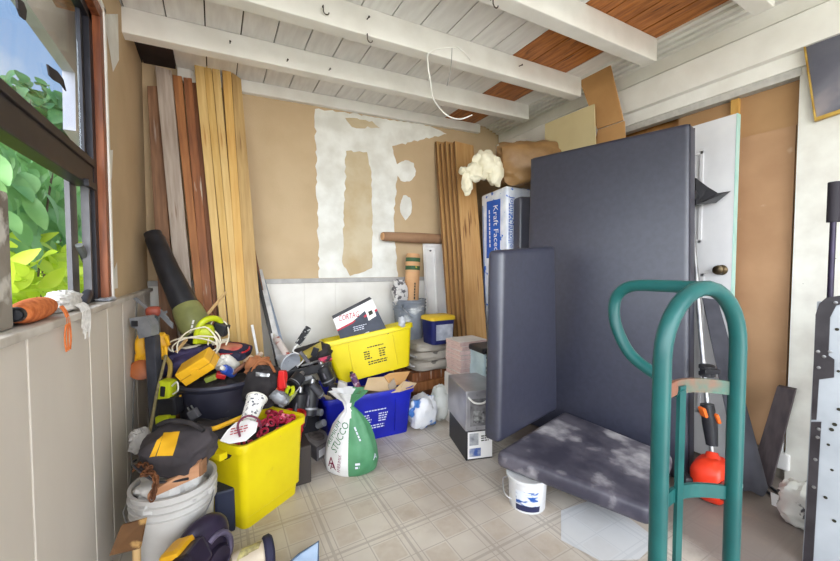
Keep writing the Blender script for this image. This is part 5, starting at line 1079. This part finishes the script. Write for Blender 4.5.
MB().slab(P,(.004,.003,0)).build('card_sheet',M_boxw,tgl); MB().slab([P[0].lerp(P[1],.25)+V((0,0,.018))-FW*.003,P[0].lerp(P[1],.75)+V((0,0,.018))-FW*.003,P[0].lerp(P[1],.75)+V((.005,.003,.034))-FW*.003,P[0].lerp(P[1],.25)+V((.005,.003,.034))-FW*.003],-FW*.0005).build('printed_line',M_ink,tgl)
for i,(x0,y0,x1,y1) in enumerate(((768,486,795,508),(766,492,790,512))):
    a,b=onz(x0,y0),onz(x1,y1); a=V((min(a.x,2.72),a.y,.008)); b=V((min(b.x,2.72),b.y,.008)); MB().tube([a,b],.007,7).build('thin_rod',M_dk,None,['thin dark rod on the floor under the junction box','second thin dark rod on the floor, nearer the white card'][i],'rod',smooth=True)
q=onz(806,528); MB().blob(V((q.x,q.y+.01,.10)),(.06,.085,.10),nz=.22,seed=85,e=2.8,nu=32,nv=20).build('plastic_bag',mat('white_black_bag',S(222,222,216),S(190,190,186),7,.5,.3,c3=S(60,60,66),sc3=14,lo3=.6,hi3=.63),None,'white plastic bag with dark print standing behind the perforated metal panel','bag',smooth=True)
# perforated white metal panel with black edge rails
pp=thing('perforated_sheet','white enamelled metal panel with punched holes and black edge rails, leaning at the right edge','panel',(2.12,.30,0))
XP=2.05
def pq(x,y,k=0.): p=onx(x,y,XP); return V((XP-k+.06*p.z,p.y,p.z))
pts=[pq(823,300),pq(816,560)]
ytop=pts[0].z; ya,yb2=onx(813.5,360,XP+.06).y+.004,-.15
yb2=pts[0].y-.55
def PP(y,z,k=0.): return V((XP+.05*z-k,y,z))
MB().slab([PP(ya-.008,.0),PP(yb2,.0),PP(yb2,ytop-.01),PP(ya-.008,ytop-.01)],(.018,0,0),.003).build('panel_sheet',mat('enamel_panel',S(172,177,184),S(158,163,170),7,.35,.04),pp)
M_rail2=mat('black_enamel',S(40,36,40),S(58,54,58),12,.4)
def plate(pxs,m,name,k,th=.004): 
    P=[]
    for x,y in pxs:
        p=onx(x,y,XP+.02); P.append(PP(p.y,p.z,k))
    return MB().poly(P,V((th,0,0))).build(name,m,pp)
plate([(811,420),(813.5,315),(817,304),(824,298),(850,294),(850,302),(834,306),(828,318),(827,356),(833,360),(833,378),(818,380),(816,420)],M_rail2,'corner_rail',.006)
plate([(811,422),(821,422),(819,470),(814.5,575),(804.5,575),(808,500)],M_rail2,'side_rail',.008)
for x,y in ((834,303),(817,352),(829,352),(818,368),(819,429),(818,437),(816,459),(815,486),(823,357)):
    p=onx(x,y,XP+.02); MB().lathe([(.006,0),(.006,.003),(.002,.004)],10,along(PP(p.y,p.z,.009),PP(p.y,p.z,.1))).build('rivet',M_steel,pp,smooth=True)
for x,y,r in ((835,330,.006),(834,425,.007),(831,430,.007),(828,445,.005),(832,470,.005),(826,497,.006),(837,372,.005),(838,410,.006),(835,520,.006)):
    p=onx(x,y,XP+.02); MB().lathe([(r,0),(r,.0012)],10,along(PP(p.y,p.z,.0005),PP(p.y,p.z,.1))).build('punched_hole',M_ink,pp)
# black pole and picture on the right wall
a,b=onx(835,182,2.40),onx(836,298,2.40); 
pole=thing('pole','black pole with foam grip standing behind the perforated metal panel','pole',(a.x,a.y,0))
MB().tube([V((a.x,a.y,.0)),V((a.x,a.y,a.z-.02))],.011,10).build('rod',M_sawg,pole,smooth=True)
bz=onx(835,222,2.40).z; MB().tube([V((a.x,a.y,bz)),V((a.x,a.y,a.z))],.022,14).build('foam_grip',mat('foam_black',S(44,40,48),rough=.7),pole,smooth=True)
P=[onx(803,40,2.705),onx(815,122,2.735),onx(860,107,2.735),onx(860,11,2.705)]
pf=thing('picture_frame','gold-framed dark grey picture hanging crooked high on the right white wall','picture',tuple(sum(P,V())/4))
M_gold=mat('gold_frame',S(206,170,84),S(166,128,54),18,.35,metal=.5)
c=sum(P,V())/4; inn=[p+(c-p)*.085 for p in P]
for i in range(4):
    j=(i+1)%4; MB().hexa([P[i]+V((-.012,0,0)),P[j]+V((-.012,0,0)),inn[j]+V((-.012,0,0)),inn[i]+V((-.012,0,0)),P[i]+V((.008,0,0)),P[j]+V((.008,0,0)),inn[j]+V((.008,0,0)),inn[i]+V((.008,0,0))],.002).build('frame_side',M_gold,pf)
MB().poly(inn,V((.006,0,0))).build('canvas',mat('grey_abstract_picture',S(72,74,88),S(120,118,128),2.2,.35,c3=S(184,170,164),sc3=1.6,lo3=.56,hi3=.7),pf)
# ================================================================ window sill
M_twine=mat('orange_twine',S(226,132,74),S(198,102,50),60,.85,.5,st=(1,1,1)); M_wtw=mat('white_twine',S(226,222,216),S(196,192,188),60,.9,.5)
a,b=onx(20,309,-.40),onx(53,301,-.41); a.z=b.z=1.058+.031; a.x=-.405;b.x=-.42
sp_=thing('string_spool','spool of orange mason twine lying on the window sill','spool',tuple(a.lerp(b,.5)-V((0,0,.031))))
mb=MB(); n=26; mb.tube([a.lerp(b,i/n) for i in range(n+1)],[.016+.013*math.sin(math.pi*min(1,max(0,i/n)))**.5+.0018*(i%2) for i in range(n+1)],22); mb.build('twine_winding',M_twine,sp_,smooth=True)
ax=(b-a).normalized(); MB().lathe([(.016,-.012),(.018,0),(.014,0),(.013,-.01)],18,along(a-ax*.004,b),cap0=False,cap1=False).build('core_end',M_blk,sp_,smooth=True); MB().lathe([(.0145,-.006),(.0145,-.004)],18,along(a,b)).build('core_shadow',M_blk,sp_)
for k in range(3):
    p=a.lerp(b,.8+.05*k)+V((.034,0,0)); MB().tube(smoothpts([p,p+V((.012,0,-.03)),p+V((.008+.003*k,.004*k,-.09)),p+V((.012,-.006+.006*k,-.13))],5),.0024,5).build('loose_end',M_twine,sp_,smooth=True)
b2=onx(66,299,-.40); ws=thing('twine_bundle','bundle of white twine beside the orange spool on the window sill','twine',(-.42,b2.y+.04,1.058))
MB().blob((-.42,b2.y+.05,1.058+.032),(.035,.085,.034),nz=.25,fr=3,seed=91,nu=30,nv=16).build('twine_winding',M_wtw,ws,smooth=True)
for k in range(6):
    p=V((-.39,b2.y+.02+.016*k,1.075)); MB().tube(smoothpts([p+V((-.03,0,.015)),p+V((.012,.004,-.0)),p+V((.020,.006,-.03-.004*k)),p+V((.018,.008-.003*k,-.07-.02*(k%3)))],5),.0026,5).build('loose_end',M_wtw,ws,smooth=True)
MB().blob((-.455,1.30,1.058+.016),(.04,.16,.016),nz=.3,seed=95,nu=30,nv=12,e=3).build('dark_rag',M_purp,None,'dark rag lying along the sill behind the orange spool','rag',smooth=True)
y=onx(84,290,-.43).y; gl=thing('putty_knife','black-handled putty knife lying on the sill right of the white twine','putty knife',(-.43,y,1.058))
MB().blob((0,0,0),(.016,.085,.014),M=rotm(14,0,8,(-.425,y,1.085)),e=3,nu=18,nv=10).build('handle',M_blk,gl,smooth=True)
MB().box((-.028,-.05,-.001),(.028,.03,.001),.0,M=rotm(-6,0,8,(-.425,y-.09,1.064))).build('blade',M_steel,gl)
y2=onx(92,268,-.44).y; sc_=thing('scraper','grey scraper with red collar standing against the bronze window jamb','scraper',(-.44,y2,1.058))
a,b=onx(96,282,-.445),onx(79,245,-.455); MB().tube([a,a.lerp(b,.3),b],[.010,.014,.012],12).build('handle',mat('dark_grey_handle',S(84,86,84),rough=.4),sc_,smooth=True)
MB().tube([a+(a-b)*.08,a+(b-a)*.05],.013,12).build('red_collar',M_redp,sc_,smooth=True)
a2=onx(97,284,-.445); MB().slab([V((-.445,a2.y-.045,1.06)),V((-.445,a2.y+.045,1.06)),V((-.447,a2.y+.014,a2.z+.004)),V((-.447,a2.y-.02,a2.z+.004))],(-.003,0,0)).build('blade',mat('worn_blade',S(132,118,104),S(98,88,80),14,.5,metal=.4),sc_)
MB().blob((-.40,onx(106,293,-.40).y,1.058+.007),(.03,.06,.007),nz=.4,seed=97,nu=20,nv=8).build('plastic_scrap',M_foil,None,'clear plastic scrap on the sill by the wooden casing','scrap',smooth=True)
# scraps stuck on the upper pane
def scrap(px,label,m):
    P=[onx(x,y,XL-.040) for x,y in px]; MB().poly(P,V((.004,0,0))).build('stuck_leaf',m,None,label,'leaf')
M_lf=mat('dry_leaf',S(62,56,58),S(44,40,44),9,.8)
scrap([(46,64),(50,67),(56,71),(62,79),(65,91),(60,84),(53,80),(48,75)],'dark dry leaf stuck in the middle of the upper window pane',M_lf)
scrap([(15,-4),(22,2),(25,10),(24,20),(19,16),(16,8)],'dark dry leaf stuck at the top of the upper window pane',M_lf)
# ================================================================ ceiling hooks and hanging wire
M_nail=mat('rusty_nail',S(70,58,52),rough=.7,metal=.4)
def hook(px,py,yf,label,curl=True):
    p=ony(px,py,yf); o=thing('ceiling_hook',label,'hook',tuple(p),group='hooks and nails in the beams')
    if curl: MB().tube([p+V((0,.012,.03)),p+V((0,-.006,.03)),p+V((0,-.008,.0))]+[p+V((.014-.014*math.cos(math.radians(a)),-.010,-.014*math.sin(math.radians(a)))) for a in range(20,200,20)],.0028,6).build('hook_wire',M_nail,o,smooth=True)
    else:
        MB().tube([p+V((0,.012,0)),p+V((0,-.03,-.006))],.003,6).build('nail_shank',M_nail,o,smooth=True); MB().lathe([(.006,0),(.006,.002)],8,along(p+V((0,-.03,-.006)),p+V((0,-.05,-.01)))).build('nail_head',M_nail,o)
hook(367,40,1.90,'curled hook in the second beam from the back, left of the white wire'); hook(492,5,1.335,'curled hook in the third beam from the back')
hook(230,43,2.45,'nail in the back beam, above the yellow lumber',False); hook(287,61,2.45,'small nail in the back beam, first right of the lumber',False); hook(329,70,2.45,'small nail in the back beam, second right of the lumber',False); hook(367,19,1.90,'nail above the curled hook in the second beam',False); hook(519,66,1.90,'nail near the right end of the second beam',False)
hook(323,12,1.89,'large grey hanger hook at the left of the second beam')
w0=[(452,47,2.02),(430,52,1.98),(428,66,1.95),(431,84,1.98),(433,98,2.05),(441,110,2.15),(450,117,2.2),(461,119,2.25),(472,115,2.3)]
wr=thing('hanging_wire','white wire hanging in a loop from the second ceiling beam','wire',tuple(at(452,47,2.02)))
MB().tube(smoothpts([at(470,60,2.2)+V((0,0,0)),at(462,50,2.02)]+[at(*p) for p in w0],6),.004,6).build('wire_loop',mat('white_wire',S(232,230,224),rough=.5),wr,smooth=True)
MB().tube(smoothpts([at(452,48,2.02),at(451,66,2.06),at(447,86,2.12)],5),.0022,6).build('thin_tail',mat('grey_wire',S(150,148,146),rough=.5),wr,smooth=True)
# ================================================================ outside the window
def leaf_mesh(mb,p,d,n,L_,w,r):
    d=d.normalized(); s_=d.cross(n).normalized(); n=s_.cross(d); m=6; rows=[]
    for i in range(m+1):
        t=i/m; ww=w*math.sin(math.pi*min(1,t*.93+.05))**.8; c=p+d*L_*t-n*(L_*.25*t*t); rows.append([mb.b.verts.new(c-s_*ww+n*ww*.25),mb.b.verts.new(c),mb.b.verts.new(c+s_*ww+n*ww*.25)])
    for A,B in zip(rows,rows[1:]):
        for k in range(2): mb.b.faces.new([A[k],A[k+1],B[k+1],B[k]])
def plant(name,label,cat,base,zr,m,m2,stems,nl,L_,w,rx,seed,up=0.):
    r=random.Random(seed); o=thing(name,label,cat,tuple(base)); mb=MB(); sb_=MB()
    for s_ in range(stems):
        top=V((base[0]+r.uniform(-rx,rx),base[1]+r.uniform(-rx,rx)*1.3,r.uniform(*zr))); b0=V(base)+V((r.uniform(-.1,.1),r.uniform(-.1,.1),0))
        mid=b0.lerp(top,.55)+V((r.uniform(-.1,.1),r.uniform(-.1,.1),.1)); P=smoothpts([b0,mid,top],5); sb_.tube(P,[.018]*4+[.010]*(len(P)-4),6)
        for k in range(nl):
            p=P[r.randrange(len(P)//3,len(P))]+V((r.uniform(-.12,.12),r.uniform(-.12,.12),r.uniform(-.1,.12))); a=r.uniform(0,6.28)
            leaf_mesh(mb,p,V((math.cos(a),math.sin(a),r.uniform(-.9,.1)+up)),V((r.uniform(-.3,.3),r.uniform(-.3,.3),1)),L_*r.uniform(.7,1.15),w*r.uniform(.8,1.15),r)
    mb.build('foliage',m,o,smooth=True); sb_.build('stems',m2,o,smooth=True)
def leafm(n,a,b,tr=.35):
    m=mat(n,S(*a),S(*b),5,.4,spec=.5); nt=m.node_tree; N=nt.nodes; L=nt.links; bs=N['Principled BSDF']; t=N.new('ShaderNodeBsdfTranslucent'); t.inputs[0].default_value=(*S(*b),1); x=N.new('ShaderNodeMixShader'); x.inputs[0].default_value=tr
    L.new(bs.outputs[0],x.inputs[1]); L.new(t.outputs[0],x.inputs[2]); L.new(x.outputs[0],N['Material Output'].inputs[0]); return m
M_l1=leafm('broad_leaf',(96,146,84),(136,178,116)); M_l2=leafm('bright_leaf',(176,206,44),(206,224,80),.45); M_l3=leafm('dark_leaf',(52,92,48),(84,124,70)); M_bark=mat('bark',S(104,92,78),S(80,70,58),9,.9,.3)
def canopy(name,label,lo,hi,n,L_,w,m,stems,seed,droop=-.8,trunk=(0,0)):
    """leaves filling the box lo..hi, on stems rising from the ground"""
    r=random.Random(seed); c=(V(lo)+V(hi))/2; base=V((c.x+trunk[0],c.y+trunk[1],-.5)); o=thing(name,label,'shrub' if 'shrub' in name else 'tree',tuple(base)); sb_=MB(); mb=MB(); P=[]
    for k in range(stems):
        top=V([r.uniform(lo[i],hi[i]) for i in range(3)]); top.z=lo[2]+(hi[2]-lo[2])*r.uniform(.6,1); q=smoothpts([base+V((r.uniform(-.06,.06),r.uniform(-.06,.06),0)),base.lerp(top,.5)+V((r.uniform(-.15,.15),r.uniform(-.15,.15),.15)),top],5); sb_.tube(q,[.02]*4+[.009]*(len(q)-4),6)
    for k in range(n):
        p=V([r.uniform(lo[i],hi[i]) for i in range(3)]); a=r.uniform(0,6.28)
        leaf_mesh(mb,p,V((math.cos(a)*.7,math.sin(a)*.7,droop+r.uniform(-.5,.4))),V((r.uniform(-.3,.6)+.4,r.uniform(-.6,.3)-.4,.7)),L_*r.uniform(.7,1.15),w*r.uniform(.8,1.15),r)
    mb.build('foliage',m,o,smooth=True); sb_.build('stems',M_bark,o,smooth=True)
canopy('umbrella_tree','broad-leaved pale green tree close outside the lower window',(-1.75,3.2,1.40),(-1.2,5.9,2.35),520,.25,.058,M_l1,12,3,-.9)
canopy('garden_shrub','bright yellow-green shrub low outside the window',(-1.65,3.0,.75),(-1.1,6.0,1.34),400,.24,.05,M_l2,14,5,.5)
canopy('dark_shrub','dark green shrub farther behind the bright shrub',(-3.1,6.2,.4),(-2.2,9.5,2.4),420,.30,.07,M_l3,16,7,-.4)
for i,(px,py,yy,s) in enumerate(((24,82,12.,11),(45,92,11.,13),(68,102,12.5,15))):
    q=ony(px,py,yy); canopy('garden_tree',['leftmost distant tree seen low through the upper pane','middle distant tree seen through the upper pane','distant tree by the sash corner of the upper pane'][i],(q.x-.42,q.y-.8,q.z-2.6),(q.x+.42,q.y+.8,q.z),300,.38,.13,M_l3,12,s,-.3)
P=[(24,-2),(75,73),(76,131),(90,152),(86,-4)]
Q=[onx(x,y,-.62) for x,y in P]; struct(MB().poly(Q,V((-.05,0,0))),'eave_board',mat('lilac_grey_eave',S(168,168,180),S(150,150,164),4,.6),base=False)
